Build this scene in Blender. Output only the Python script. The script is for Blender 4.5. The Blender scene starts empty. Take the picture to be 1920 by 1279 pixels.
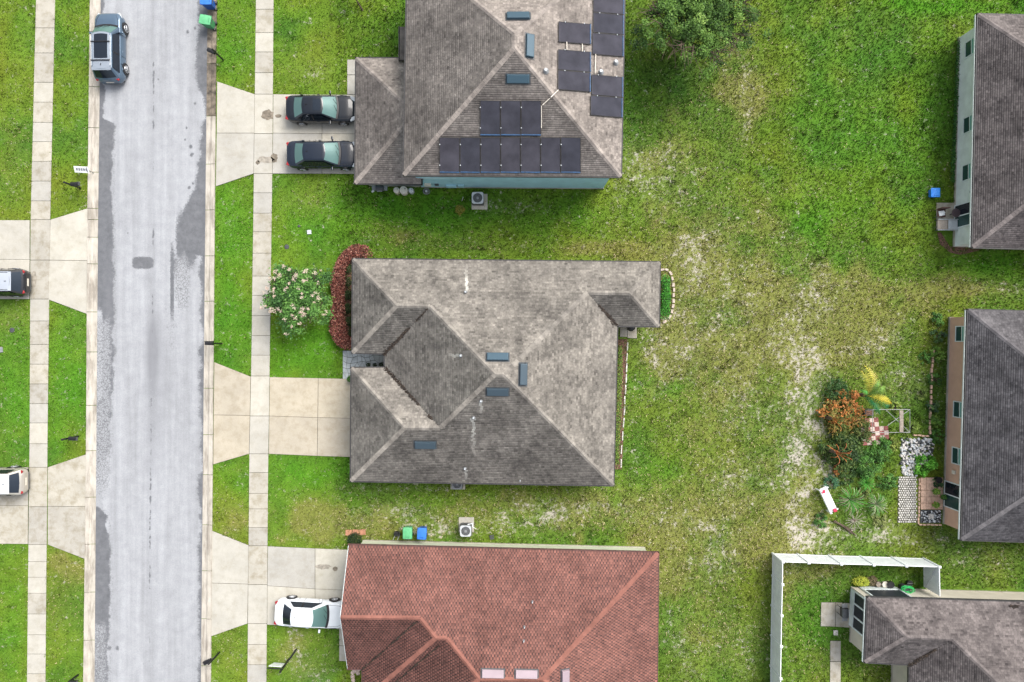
import bpy, math, random
import numpy as np
from mathutils import Vector, Matrix

random.seed(7); rng = np.random.default_rng(7)
R = math.radians
S = bpy.context.scene
COL = S.collection

# ------------------------------------------------------------------ camera, sky, sun, exposure
CAMH, FPX = 47.0, 1289.0
cam = bpy.data.cameras.new('camera'); camo = bpy.data.objects.new('camera', cam); COL.objects.link(camo)
camo.location = (0, 0, CAMH); camo.rotation_euler = (0, 0, 0)
cam.sensor_width = 36.0; cam.lens = 36.0 * FPX / 1920.0; cam.clip_end = 3000; cam.clip_start = 0.5
S.camera = camo

SUN_EL, SUN_AZ = 50.0, 44.0            # degrees; azimuth clockwise from +Y
W = bpy.data.worlds.new('World'); S.world = W; W.use_nodes = True
wn = W.node_tree; wn.nodes.clear()
wo = wn.nodes.new('ShaderNodeOutputWorld'); wb = wn.nodes.new('ShaderNodeBackground'); ws = wn.nodes.new('ShaderNodeTexSky')
ws.sky_type = 'NISHITA'; ws.sun_disc = False; ws.sun_elevation = R(SUN_EL); ws.sun_rotation = R(SUN_AZ)
ws.air_density = 1.0; ws.dust_density = 4.0; ws.ozone_density = 1.0
wb.inputs['Strength'].default_value = 0.112
wh = wn.nodes.new('ShaderNodeHueSaturation'); wh.inputs['Saturation'].default_value = .35   # thin overcast
wn.links.new(ws.outputs[0], wh.inputs['Color']); wn.links.new(wh.outputs[0], wb.inputs[0]); wn.links.new(wb.outputs[0], wo.inputs[0])
sl = bpy.data.lights.new('sun', 'SUN'); sl.energy = 1.35; sl.angle = R(34); sl.color = (1.0, 0.95, 0.89)
so = bpy.data.objects.new('sun', sl); COL.objects.link(so)
sd = Vector((math.sin(R(SUN_AZ)) * math.cos(R(SUN_EL)), math.cos(R(SUN_AZ)) * math.cos(R(SUN_EL)), math.sin(R(SUN_EL))))
so.rotation_euler = sd.to_track_quat('Z', 'Y').to_euler(); so.location = sd * 60
S.view_settings.view_transform = 'Standard'; S.view_settings.look = 'None'
S.view_settings.gamma = 1; S.view_settings.use_curve_mapping = False
S.view_settings.exposure = 1.22
S.render.engine = 'CYCLES'
S.cycles.max_bounces = 5

# ------------------------------------------------------------------ helpers
def G(px, py, z=0.0):
    """photo pixel -> world point at height z"""
    k = (CAMH - z) / FPX
    return Vector(((px - 960) * k, (639.5 - py) * k, z))
ORG = {}
def tag(o, label=None, cat=None, group=None, kind=None):
    if label: o['label'] = label
    if cat: o['category'] = cat
    if group: o['group'] = group
    if kind: o['kind'] = kind
    return o
def thing(name, label, cat, loc=(0, 0, 0), rz=0, group=None, kind=None):
    o = bpy.data.objects.new(name, None); COL.objects.link(o)
    o.location = loc; o.rotation_euler = (0, 0, rz); o.empty_display_size = .3
    ORG[o] = Vector(loc)
    return tag(o, label, cat, group, kind)
class MB:
    def __init__(s): s.v = []; s.f = []; s.c = []
    def add(s, vs, fs, c=None):
        o = len(s.v); s.v += [tuple(p) for p in vs]; s.f += [tuple(i + o for i in f) for f in fs]
        if c is not None: s.c += [c] * len(fs)
        return s
    def box(s, c, d, rz=0, top=1.0, M=None):
        vs = []
        for z in (-.5, .5):
            k = top if z > 0 else 1
            for x, y in ((-.5, -.5), (.5, -.5), (.5, .5), (-.5, .5)):
                p = Vector((x * d[0] * k, y * d[1] * k, z * d[2]))
                if rz: p = Matrix.Rotation(rz, 3, 'Z') @ p
                if M is not None: p = M @ p
                vs.append(p + Vector(c))
        return s.add(vs, [(0, 3, 2, 1), (4, 5, 6, 7), (0, 1, 5, 4), (1, 2, 6, 5), (2, 3, 7, 6), (3, 0, 4, 7)])
    def tube(s, p, q, r0, r1=None, n=8, caps=True):
        p, q = Vector(p), Vector(q); r1 = r0 if r1 is None else r1
        d = (q - p)
        if d.length < 1e-6: return s
        d.normalize(); a = d.orthogonal().normalized(); b = d.cross(a)
        vs = [];
        for c, r in ((p, r0), (q, r1)):
            for i in range(n):
                t = 2 * math.pi * i / n; vs.append(c + a * (math.cos(t) * r) + b * (math.sin(t) * r))
        fs = [(i, (i + 1) % n, n + (i + 1) % n, n + i) for i in range(n)]
        if caps: fs += [tuple(range(n - 1, -1, -1)), tuple(range(n, 2 * n))]
        return s.add(vs, fs)
    def prism(s, poly, z0, z1, c=None):
        """poly: ccw 2d points"""
        a = sum(poly[i][0] * poly[(i + 1) % len(poly)][1] - poly[(i + 1) % len(poly)][0] * poly[i][1] for i in range(len(poly)))
        if a < 0: poly = list(poly)[::-1]
        n = len(poly)
        vs = [(p[0], p[1], z0) for p in poly] + [(p[0], p[1], z1) for p in poly]
        return s.add(vs, [tuple(range(n - 1, -1, -1)), tuple(range(n, 2 * n))] + [(i, (i + 1) % n, n + (i + 1) % n, n + i) for i in range(n)], c)
    def lathe(s, prof, c=(0, 0, 0), n=16, M=None):
        vs = []; c = Vector(c)
        for r, z in prof:
            for i in range(n):
                t = 2 * math.pi * i / n; p = Vector((r * math.cos(t), r * math.sin(t), z))
                if M is not None: p = M @ p
                vs.append(c + p)
        m = len(prof); fs = []
        for j in range(m - 1):
            for i in range(n): fs.append((j * n + i, j * n + (i + 1) % n, (j + 1) * n + (i + 1) % n, (j + 1) * n + i))
        fs += [tuple(range(n - 1, -1, -1)), tuple(range((m - 1) * n, m * n))]
        return s.add(vs, fs)
    def grid(s, P, flip=False):
        """P: 2d list of points"""
        m, n = len(P), len(P[0]); vs = [p for r in P for p in r]
        fs = [(j * n + i, j * n + i + 1, (j + 1) * n + i + 1, (j + 1) * n + i) for j in range(m - 1) for i in range(n - 1)]
        if flip: fs = [f[::-1] for f in fs]
        return s.add(vs, fs)
    def build(s, name, mat, parent=None, smooth=None, bevel=0, world=True, kind=None):
        org = Vector((0, 0, 0))
        if parent is not None and world:
            org = ORG.get(parent, Vector((0, 0, 0)))
        me = bpy.data.meshes.new(name)
        me.from_pydata([(p[0] - org.x, p[1] - org.y, p[2] - org.z) for p in s.v], [], s.f)
        me.materials.append(mat)
        if s.c:
            at = me.attributes.new('tone', 'FLOAT', 'FACE'); at.data.foreach_set('value', np.array(s.c, dtype=np.float32))
        if smooth is not None:
            me.polygons.foreach_set('use_smooth', [True] * len(me.polygons)); me.set_sharp_from_angle(angle=R(smooth))
        me.validate()
        o = bpy.data.objects.new(name, me); COL.objects.link(o)
        if parent is not None:
            o.parent = parent; ORG[o] = ORG.get(parent, Vector((0, 0, 0))) if world else Vector((0, 0, 0))
        if bevel:
            b = o.modifiers.new('bevel', 'BEVEL'); b.width = bevel; b.segments = 2; b.limit_method = 'ANGLE'
        if kind: o['kind'] = kind
        return o
def fastmesh(name, V, F, mat, parent=None, tone=None, color=None, kind=None, org=None):
    """numpy mesh; F is (n,4) or (n,3); tone per face / color per face (n,3)"""
    V = np.asarray(V, dtype=np.float32); F = np.asarray(F, dtype=np.int32)
    if parent is not None:
        o_ = ORG.get(parent, Vector((0, 0, 0))) if org is None else org
        V = V - np.array(o_[:], dtype=np.float32)
    me = bpy.data.meshes.new(name); n, k = F.shape
    me.vertices.add(len(V)); me.vertices.foreach_set('co', V.ravel())
    me.loops.add(n * k); me.loops.foreach_set('vertex_index', F.ravel())
    me.polygons.add(n); me.polygons.foreach_set('loop_start', np.arange(0, n * k, k, dtype=np.int32))
    me.update(calc_edges=True)
    if tone is not None:
        a = me.attributes.new('tone', 'FLOAT', 'FACE'); a.data.foreach_set('value', np.asarray(tone, dtype=np.float32))
    if color is not None:
        a = me.attributes.new('leafcol', 'FLOAT_COLOR', 'FACE')
        c = np.ones((n, 4), dtype=np.float32); c[:, :3] = color; a.data.foreach_set('color', c.ravel())
    me.materials.append(mat)
    o = bpy.data.objects.new(name, me); COL.objects.link(o)
    if parent is not None: o.parent = parent; ORG[o] = ORG.get(parent, Vector((0, 0, 0)))
    if kind: o['kind'] = kind
    return o

# --- numpy value noise
def vnoise(x, y, seed=0):
    x = np.asarray(x, float); y = np.asarray(y, float)
    xi = np.floor(x).astype(np.int64); yi = np.floor(y).astype(np.int64); xf = x - xi; yf = y - yi
    def h(a, b):
        n = (a * 374761393 + b * 668265263 + seed * 974634777) & 0xffffffff
        n = ((n ^ (n >> 13)) * 1274126177) & 0xffffffff
        return ((n ^ (n >> 16)) & 0xffff) / 65535.0
    u = xf * xf * (3 - 2 * xf); v = yf * yf * (3 - 2 * yf)
    return (h(xi, yi) * (1 - u) + h(xi + 1, yi) * u) * (1 - v) + (h(xi, yi + 1) * (1 - u) + h(xi + 1, yi + 1) * u) * v
def fbm(x, y, seed=0, o=4):
    s = 0; a = .5; t = 0
    for k in range(o): s = s + a * vnoise(x * 2 ** k, y * 2 ** k, seed + k * 17); t += a; a *= .55
    return s / t
def sstep(a, b, x):
    t = np.clip((x - a) / (b - a), 0, 1); return t * t * (3 - 2 * t)

# ------------------------------------------------------------------ materials
class NT:
    def __init__(s, name):
        s.m = bpy.data.materials.new(name); s.m.use_nodes = True; s.t = s.m.node_tree
        s.b = s.t.nodes['Principled BSDF']
    def n(s, t, **k):
        x = s.t.nodes.new(t)
        for a, v in k.items():
            if a in x.inputs: x.inputs[a].default_value = v
            else: setattr(x, a, v)
        return x
    def l(s, a, b): s.t.links.new(a, b)
    def coord(s): return s.n('ShaderNodeTexCoord').outputs['Object']
    def noise(s, scale, detail=3, rough=.55, vec=None, stretch=None):
        x = s.n('ShaderNodeTexNoise'); x.inputs['Scale'].default_value = scale; x.inputs['Detail'].default_value = detail; x.inputs['Roughness'].default_value = rough
        v = vec or s.coord()
        if stretch:
            mp = s.n('ShaderNodeMapping'); mp.inputs['Scale'].default_value = stretch; s.l(v, mp.inputs[0]); v = mp.outputs[0]
        s.l(v, x.inputs['Vector']); return x.outputs['Fac']
    def ramp(s, fac, stops):
        x = s.n('ShaderNodeValToRGB'); e = x.color_ramp.elements
        while len(e) < len(stops): e.new(0.5)
        for i, (p, c) in enumerate(stops):
            e[i].position = p; e[i].color = (c[0], c[1], c[2], 1) if hasattr(c, '__len__') else (c, c, c, 1)
        s.l(fac, x.inputs[0]); return x.outputs[0]
    def mix(s, fac, a, b, mode='MIX'):
        x = s.n('ShaderNodeMix'); x.data_type = 'RGBA'; x.blend_type = mode
        for sock, v in ((x.inputs['Factor'], fac), (x.inputs['A'] if False else x.inputs[6], a), (x.inputs[7], b)):
            if hasattr(v, 'is_output'): s.l(v, sock)
            elif hasattr(v, '__len__'): sock.default_value = (v[0], v[1], v[2], 1)
            else: sock.default_value = v
        return x.outputs[2]
    def math(s, op, a, b=0.0, c=None, clamp=False):
        x = s.n('ShaderNodeMath'); x.operation = op; x.use_clamp = clamp
        for i, v in enumerate((a, b) if c is None else (a, b, c)):
            if hasattr(v, 'is_output'): s.l(v, x.inputs[i])
            else: x.inputs[i].default_value = v
        return x.outputs[0]
    def attr(s, name, out='Fac'):
        x = s.n('ShaderNodeAttribute'); x.attribute_name = name; return x.outputs[out]
    def bump(s, h, strength=.3, dist=.02):
        x = s.n('ShaderNodeBump'); x.inputs['Strength'].default_value = strength; x.inputs['Distance'].default_value = dist
        s.l(h, x.inputs['Height']); s.l(x.outputs[0], s.b.inputs['Normal'])
    def done(s, col=None, rough=.8, metal=0, **k):
        if col is not None:
            if hasattr(col, 'is_output'): s.l(col, s.b.inputs['Base Color'])
            else: s.b.inputs['Base Color'].default_value = (*col, 1)
        s.b.inputs['Roughness'].default_value = rough; s.b.inputs['Metallic'].default_value = metal
        for a, v in k.items(): s.b.inputs[a.replace('_', ' ')].default_value = v
        return s.m
def mk(name, col, rough=.6, metal=0, var=.12, scale=6, bump=0, **k):
    t = NT(name)
    f = t.noise(scale, 4)
    d = tuple(max(0, c * (1 - var * 1.6)) for c in col); e = tuple(min(1, c * (1 + var)) for c in col)
    c = t.ramp(f, [(.3, d), (.7, e)])
    if bump: t.bump(t.noise(scale * 8, 3), bump, .01)
    return t.done(c, rough, metal, **k)

def mat_concrete(name, base, warm=1.0, stain=.5):
    t = NT(name)
    c = t.ramp(t.noise(.55, 5, .6), [(.3, tuple(b * .86 for b in base)), (.68, tuple(b * 1.06 for b in base))])
    c = t.mix(t.math('MULTIPLY', t.ramp(t.noise(1.6, 6, .7), [(.46, 0), (.66, 1)]), stain), c, (base[0] * .62, base[1] * .58, base[2] * .48))
    c = t.mix(.55, c, t.ramp(t.noise(28, 3, .7), [(.3, .78), (.7, 1.12)]), 'MULTIPLY')
    oi = t.n('ShaderNodeObjectInfo').outputs['Random']
    c = t.mix(.8, c, t.ramp(oi, [(0, (.86, .86, .87)), (1, (1.08, 1.06, 1.0))]), 'MULTIPLY')
    t.bump(t.noise(45, 3), .25, .006)
    return t.done(c, .88)
M = {}
M['concrete'] = mat_concrete('concrete', (.455, .44, .395), stain=.35)
M['concrete_old'] = mat_concrete('concrete_old', (.42, .40, .352), stain=.75)
M['concrete_warm'] = mat_concrete('concrete_warm', (.45, .405, .325), stain=.45)
M['kerb'] = None
t = NT('kerb_concrete')
c = t.ramp(t.noise(1.2, 5), [(.3, (.40, .37, .31)), (.7, (.52, .48, .42))])
st = t.ramp(t.noise(1.0, 6, .7, stretch=(2.4, .4, 1)), [(.46, 0), (.60, 1)])
c = t.mix(t.math('MULTIPLY', st, .55), c, (.15, .125, .10))
c = t.mix(.5, c, t.ramp(t.noise(30, 3), [(.3, .75), (.7, 1.15)]), 'MULTIPLY')
t.bump(t.noise(40, 3), .3, .006); M['kerb'] = t.done(c, .9)
M['kerb_wet'] = mk('kerb_wet', (.17, .14, .105), .7, var=.5, scale=2.5, bump=.3)
M['joint'] = mk('joint_dirt', (.075, .075, .05), .95, var=.4, scale=9)

# asphalt
t = NT('asphalt')
dk = t.attr('dark'); ck = t.attr('crack'); bl = t.attr('blur')
fine = t.noise(22, 4, .75); med = t.noise(1.3, 5, .6)
c = t.ramp(med, [(.3, (.285, .295, .312)), (.7, (.35, .361, .38))])
c = t.mix(.9, c, t.ramp(fine, [(.25, .72), (.75, 1.2)]), 'MULTIPLY')
sp = t.n('ShaderNodeTexVoronoi'); sp.inputs['Scale'].default_value = 11; t.l(t.coord(), sp.inputs['Vector'])
c = t.mix(.35, c, t.ramp(sp.outputs['Distance'], [(.05, .7), (.3, 1.1)]), 'MULTIPLY')
dcol = t.ramp(t.noise(2.2, 6, .7), [(.3, (.095, .10, .11)), (.7, (.155, .16, .172))])
dcol = t.mix(.7, dcol, t.ramp(fine, [(.3, .8), (.7, 1.2)]), 'MULTIPLY')
# ragged edge of the dark patches
dn = t.math('ADD', dk, t.math('MULTIPLY', t.math('SUBTRACT', t.noise(5, 8, .85), .5), 1.3))
dn = t.math('ADD', dn, t.math('MULTIPLY', t.math('SUBTRACT', t.noise(26, 3, .7), .5), .5))
dfac = t.ramp(dn, [(.36, 0), (.62, 1)])
c = t.mix(.8, c, t.ramp(t.noise(1.0, 5, .6, stretch=(1.6, .07, 1)), [(.34, .80), (.62, 1.08)]), 'MULTIPLY')
c = t.mix(dfac, c, dcol)
c = t.mix(t.math('MULTIPLY', bl, .75), c, (.17, .175, .19))
vo = t.n('ShaderNodeTexVoronoi'); vo.feature = 'DISTANCE_TO_EDGE'; vo.inputs['Scale'].default_value = 6.0
dv = t.n('ShaderNodeVectorMath'); dv.operation = 'ADD'; nz = t.n('ShaderNodeTexNoise'); nz.inputs['Scale'].default_value = 4
sc_ = t.n('ShaderNodeVectorMath'); sc_.operation = 'SCALE'; sc_.inputs['Scale'].default_value = .35
t.l(t.coord(), nz.inputs['Vector']); t.l(nz.outputs['Color'], sc_.inputs[0]); t.l(t.coord(), dv.inputs[0]); t.l(sc_.outputs[0], dv.inputs[1])
t.l(dv.outputs[0], vo.inputs['Vector'])
line = t.ramp(vo.outputs['Distance'], [(.03, 1), (.11, 0)])
cell = t.mix(.6, (.31, .32, .335), t.ramp(fine, [(.3, .8), (.7, 1.1)]), 'MULTIPLY')
ckn = t.math('ADD', ck, t.math('MULTIPLY', t.math('SUBTRACT', t.noise(3.5, 5, .75), .5), .9))
ckf = t.ramp(ckn, [(.40, 0), (.65, 1)])
cc = t.mix(line, cell, (.135, .14, .15))
c = t.mix(t.math('MULTIPLY', ckf, .85), c, cc)
t.bump(t.noise(60, 3, .8), .5, .008)
M['asphalt'] = t.done(c, .85)

# grass ground sheet
t = NT('lawn_soil')
fin = t.noise(9, 5, .8); fn2 = t.noise(23, 4, .8); mid = t.noise(1.1, 6, .65)
ca = t.n('ShaderNodeAttribute'); ca.attribute_name = 'lawncol'
c = t.mix(.85, ca.outputs['Color'], t.ramp(fin, [(.25, (.45, .5, .4)), (.75, (1.5, 1.42, 1.45))]), 'MULTIPLY')
c = t.mix(.7, c, t.ramp(fn2, [(.3, .55), (.7, 1.4)]), 'MULTIPLY')
sd_ = t.attr('sand')
sn = t.math('ADD', t.math('ADD', t.math('MULTIPLY', sd_, .15), .006), t.math('ADD', t.math('MULTIPLY', t.noise(3.0, 7, .78), .78), t.math('MULTIPLY', t.noise(.9, 3, .6), .22)))
sf = t.ramp(sn, [(.575, 0), (.66, 1)])
sandc = t.ramp(t.noise(14, 4, .7), [(.3, (.33, .295, .245)), (.7, (.58, .54, .48))])
c = t.mix(t.math('MULTIPLY', sf, .92), c, sandc)
t.bump(fin, .9, .05)
M['lawn'] = t.done(c, .95, Specular_IOR_Level=.1)
# leaves with a colour per face
t = NT('foliage')
c = t.attr('leafcol', 'Color')
M['leaf'] = t.done(c, .6, Specular_IOR_Level=.25)
t.b.inputs['Subsurface Weight'].default_value = 0
t = NT('grass_blades'); M['blade'] = t.done(t.attr('leafcol', 'Color'), .75, Specular_IOR_Level=.12)

def mat_shingle(name, lo, hi, stain, grey=True):
    t = NT(name); tn = t.attr('tone')
    c = t.ramp(t.math('MULTIPLY', tn, .5), [(0, lo), (.5, hi), (1, tuple(min(.62, x * 2.2) for x in hi))])
    c = t.mix(stain, c, t.ramp(t.noise(.45, 5, .65), [(.34, (.52, .52, .53)), (.62, (1.12, 1.12, 1.12))]), 'MULTIPLY')
    c = t.mix(stain, c, t.ramp(t.noise(1.9, 6, .75), [(.34, (.56, .56, .57)), (.58, (1.1, 1.1, 1.09))]), 'MULTIPLY')
    c = t.mix(.6, c, t.ramp(t.noise(40, 3, .7), [(.3, .78), (.7, 1.2)]), 'MULTIPLY')
    t.bump(t.noise(80, 2), .4, .004)
    return t.done(c, .92, Specular_IOR_Level=.2)
M['sh_mid'] = mat_shingle('shingle_grey', (.125, .115, .102), (.315, .290, .256), .8)
M['sh_house1'] = mat_shingle('shingle_taupe', (.15, .132, .120), (.345, .305, .275), .75)
M['sh_dark'] = mat_shingle('shingle_charcoal', (.065, .062, .066), (.175, .166, .173), .8)
M['sh_umber'] = mat_shingle('shingle_umber', (.082, .071, .070), (.225, .197, .190), .8)
M['sh_red'] = mat_shingle('shingle_red', (.075, .045, .043), (.285, .128, .102), .55)
M['sh_redcap'] = mat_shingle('shingle_red_cap', (.20, .088, .068), (.285, .125, .097), .4)

M['wall_blue'] = mk('stucco_blue', (.31, .54, .61), .8, var=.08, scale=1.2, bump=.2)
M['wall_green'] = mk('stucco_sage', (.50, .53, .40), .8, var=.06, scale=1.2, bump=.2)
M['wall_white'] = mk('stucco_pale_grey', (.62, .68, .65), .8, var=.1, scale=1.5, bump=.25)
M['wall_brown'] = mk('stucco_brown', (.54, .345, .25), .8, var=.07, scale=1.3, bump=.2)
M['wall_beige'] = mk('stucco_beige', (.52, .48, .40), .8, var=.07, scale=1.3, bump=.2)
M['trim_dark'] = mk('trim_dark', (.035, .033, .033), .6, var=.3, scale=4)
M['trim_white'] = mk('trim_white', (.62, .68, .68), .5, var=.08, scale=4)
M['trim_brown'] = mk('trim_brown', (.10, .045, .04), .7, var=.3, scale=4)
M['soffit_blue'] = mk('soffit_blue', (.50, .64, .70), .7, var=.06)
M['white'] = mk('white_vinyl', (.72, .76, .78), .4, var=.06, scale=2)
M['whitecap'] = mk('white_vinyl_cap', (.82, .85, .86), .35, var=.04, scale=2)
M['black'] = mk('black_plastic', (.012, .012, .014), .45, var=.3)
M['dgrey'] = mk('dark_grey', (.06, .065, .07), .5, var=.2)
M['mgrey'] = mk('mid_grey', (.22, .23, .24), .5, var=.15)
M['lgrey'] = mk('light_grey', (.50, .53, .55), .45, var=.1)
M['cream'] = mk('cream_plastic', (.62, .58, .50), .55, var=.1)
M['beige'] = mk('beige_sling', (.42, .36, .30), .8, var=.15, scale=20)
M['steel'] = mk('galvanised', (.26, .27, .265), .5, .2, var=.15)
M['wood'] = mk('weathered_wood', (.27, .23, .19), .85, var=.3, scale=10)
M['bark'] = mk('bark', (.10, .07, .05), .9, var=.35, scale=12, bump=.5)
M['mulch'] = mk('mulch', (.16, .085, .06), .95, var=.6, scale=16, bump=.8)
M['pipe'] = mk('pvc_pipe', (.66, .60, .52), .5, var=.1)
M['bin_green'] = mk('bin_green', (.07, .30, .14), .4, var=.15, scale=3)
M['bin_green_lid'] = mk('bin_green_lid', (.12, .43, .20), .4, var=.12, scale=3)
M['bin_blue'] = mk('bin_blue', (.02, .09, .42), .4, var=.15, scale=3)
M['bin_blue_lid'] = mk('bin_blue_lid', (.04, .19, .62), .4, var=.12, scale=3)
M['tubblue'] = mk('tub_blue', (.01, .22, .75), .45, var=.1, scale=3)
M['red'] = mk('crimson', (.50, .02, .07), .6, var=.2)
M['brick'] = mk('paver_pink', (.62, .42, .31), .85, var=.2, scale=7, bump=.4)
M['terracotta'] = mk('terracotta', (.42, .20, .12), .85, var=.2, scale=7, bump=.4)
M['tile_red'] = mk('tile_red', (.25, .08, .07), .7, var=.3, scale=8)
M['tile_cream'] = mk('tile_cream', (.56, .44, .38), .7, var=.2, scale=8)
M['stone'] = mk('pale_stone', (.58, .56, .52), .9, var=.3, scale=8, bump=.6)
M['stone_pink'] = mk('edging_stone', (.50, .42, .35), .9, var=.25, scale=8, bump=.5)
M['flag'] = mk('flagstone', (.42, .46, .47), .85, var=.16, scale=3, bump=.3)
M['rubber'] = mk('tyre_rubber', (.014, .014, .015), .8, var=.2)
M['rim'] = mk('alloy_rim', (.55, .56, .58), .25, .85, var=.08)
M['tail'] = mk('tail_lamp', (.30, .015, .02), .3, var=.1)
M['hose'] = mk('green_hose', (.02, .42, .10), .4, var=.15)
def glass(name, col, rough=.06, metal=.75):
    t = NT(name); return t.done(col, rough, metal)
M['glass_win'] = glass('window_glass', (.035, .085, .08), .12, .3)
M['glass_dark'] = glass('screen_mesh', (.016, .020, .028), .5, 0)
M['glass_car'] = glass('car_glass', (.10, .19, .18), .28, .15)
M['glass_tint'] = glass('tinted_glass', (.03, .04, .055), .05, .6)
M['blind'] = glass('window_glass_screened', (.16, .36, .32), .3, .1)
def paint(name, col, metal=.3, rough=.3):
    t = NT(name)
    f = t.noise(2.0, 4); c = t.ramp(f, [(.3, tuple(x * .93 for x in col)), (.7, col)])
    return t.done(c, rough, metal, Specular_IOR_Level=.25, Coat_Weight=.8, Coat_Roughness=.06)
# solar absorber
t = NT('solar_absorber'); wv = t.n('ShaderNodeTexWave'); wv.inputs['Scale'].default_value = 14; wv.inputs['Distortion'].default_value = .3
t.l(t.coord(), wv.inputs['Vector'])
oi = t.n('ShaderNodeObjectInfo').outputs['Random']
c = t.ramp(t.noise(1.2, 4), [(.3, (.034, .035, .044)), (.7, (.060, .061, .076))])
c = t.mix(.5, c, t.ramp(wv.outputs['Fac'], [(0, .7), (1, 1.2)]), 'MULTIPLY')
c = t.mix(.6, c, t.ramp(oi, [(0, (.8, .82, .9)), (1, (1.25, 1.15, 1.15))]), 'MULTIPLY')
t.bump(wv.outputs['Fac'], .3, .004)
M['solar'] = t.done(c, .85, 0, Specular_IOR_Level=.15)
M['solar_edge'] = mk('solar_header', (.02, .07, .16), .4, var=.3)
M['vent_blue'] = glass('vent_metal_blue', (.05, .078, .10), .4, .25)
M['vent_pink'] = mk('vent_metal_pale', (.33, .26, .29), .5, .1, var=.08, scale=1)
M['vent_dk'] = glass('vent_metal_dark', (.035, .075, .105), .5, .2)

# ------------------------------------------------------------------ GROUND
# blobs in photo pixels on the ground: (cx, cy, rx, ry, amount)
def blobs(X, Y, L):
    s = np.zeros_like(X)
    for cx, cy, rx, ry, a in L:
        wx = (vnoise(X / 35, Y / 35, 5) - .5) * rx * .9; wy = (vnoise(X / 35, Y / 35, 9) - .5) * ry * .9
        s = s + a * np.exp(-(((X + wx - cx) / rx) ** 2 + ((Y + wy - cy) / ry) ** 2))
    return s
DRY = [(1380, 120, 60, 90, .8), (1400, 190, 35, 50, .9), (1230, 270, 80, 70, .5), (1330, 450, 190, 150, .75), (1500, 640, 170, 150, .7), (1340, 780, 150, 200, .55),
       (1300, 1000, 200, 110, .6), (1330, 1180, 110, 120, .55), (1480, 1000, 110, 140, .6), (1620, 600, 140, 70, .8), (1750, 540, 180, 35, .6), (1560, 640, 90, 80, .5),
       (600, 960, 110, 35, .75), (610, 1000, 90, 28, .7), (760, 985, 160, 35, .7), (900, 940, 120, 30, .6), (1080, 960, 140, 45, .75), (1240, 1060, 60, 60, .6),
       (750, 445, 70, 18, .9), (900, 462, 90, 16, .6), (1120, 468, 100, 14, .8), (1250, 560, 60, 80, .5), (1240, 660, 60, 80, .6), (560, 130, 60, 50, .5), (590, 370, 60, 30, .65),
       (30, 290, 40, 70, .6), (130, 1060, 35, 30, .9), (120, 1130, 50, 60, .5), (570, 1230, 70, 50, .8), (435, 980, 40, 25, .6), (430, 1220, 40, 40, .5), (20, 600, 40, 30, .5),
       (1860, 1050, 90, 60, .6), (1540, 1080, 40, 30, .6), (1530, 1250, 50, 50, .5), (1650, 1250, 60, 60, .4), (700, 130, 40, 60, .3), (430, 30, 20, 20, .4), (1840, 545, 90, 14, .6)]
SAND = [(1195, 330, 45, 50, .55), (1290, 350, 60, 50, .3), (1290, 455, 20, 25, .42), (1320, 500, 40, 70, .45), (1400, 190, 22, 60, .38), (1250, 290, 30, 20, .3), (1520, 570, 40, 60, .35), (1500, 640, 40, 40, .42),
        (1530, 690, 50, 45, .5), (1510, 760, 45, 60, .48), (1505, 850, 48, 80, .6), (1485, 940, 38, 60, .5), (1500, 1000, 40, 30, .6), (1560, 880, 45, 25, .5), (1530, 1010, 60, 30, .55),
        (1380, 760, 40, 60, .3), (1370, 900, 40, 60, .42), (1300, 985, 80, 30, .4), (1340, 1050, 50, 40, .45), (1230, 660, 60, 60, .4), (1215, 600, 30, 30, .3), (1180, 800, 20, 80, .2),
        (1110, 955, 110, 24, .42), (740, 960, 80, 16, .52), (800, 995, 70, 12, .62), (900, 985, 130, 20, .4), (1000, 960, 60, 30, .35), (1390, 1220, 90, 60, .25), (1280, 1210, 40, 50, .3), (1650, 1000, 80, 25, .45),
        (1700, 1010, 80, 20, .35), (1850, 1040, 60, 30, .3), (1640, 640, 50, 30, .45), (1700, 720, 40, 50, .45), (1500, 1060, 30, 20, .3), (800, 915, 60, 10, .4), (700, 915, 50, 8, .35), (560, 1200, 20, 40, .45), (580, 1260, 40, 25, .4),
        (1560, 560, 60, 30, .25), (1280, 600, 80, 100, .18), (1420, 560, 100, 120, .16), (960, 385, 60, 14, .4), (1870, 545, 80, 12, .3), (1400, 640, 90, 150, .15), (600, 140, 25, 14, .3)]
LUSH = [(560, 640, 120, 90, .8), (430, 500, 40, 180, .7), (600, 420, 150, 60, .5), (600, 900, 100, 38, .9), (900, 940, 120, 14, .7), (1000, 400, 250, 40, .55), (800, 390, 120, 40, .6), (130, 720, 40, 110, .8), (30, 740, 40, 100, .7),
        (1225, 725, 60, 22, .7), (1272, 722, 14, 16, .8), (1250, 890, 55, 50, .8), (1360, 1010, 25, 30, .6), (1290, 1090, 50, 60, .35), (1360, 1110, 50, 80, .2), (1580, 300, 180, 200, .45), (1540, 420, 60, 70, .4), (1530, 1180, 60, 80, .8),
        (1700, 1120, 140, 40, .3), (1850, 500, 110, 25, .9), (30, 1150, 30, 120, .6), (430, 900, 30, 40, .5), (1740, 180, 60, 170, .3), (1800, 10, 140, 18, .9), (430, 60, 30, 90, .5)]
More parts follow.
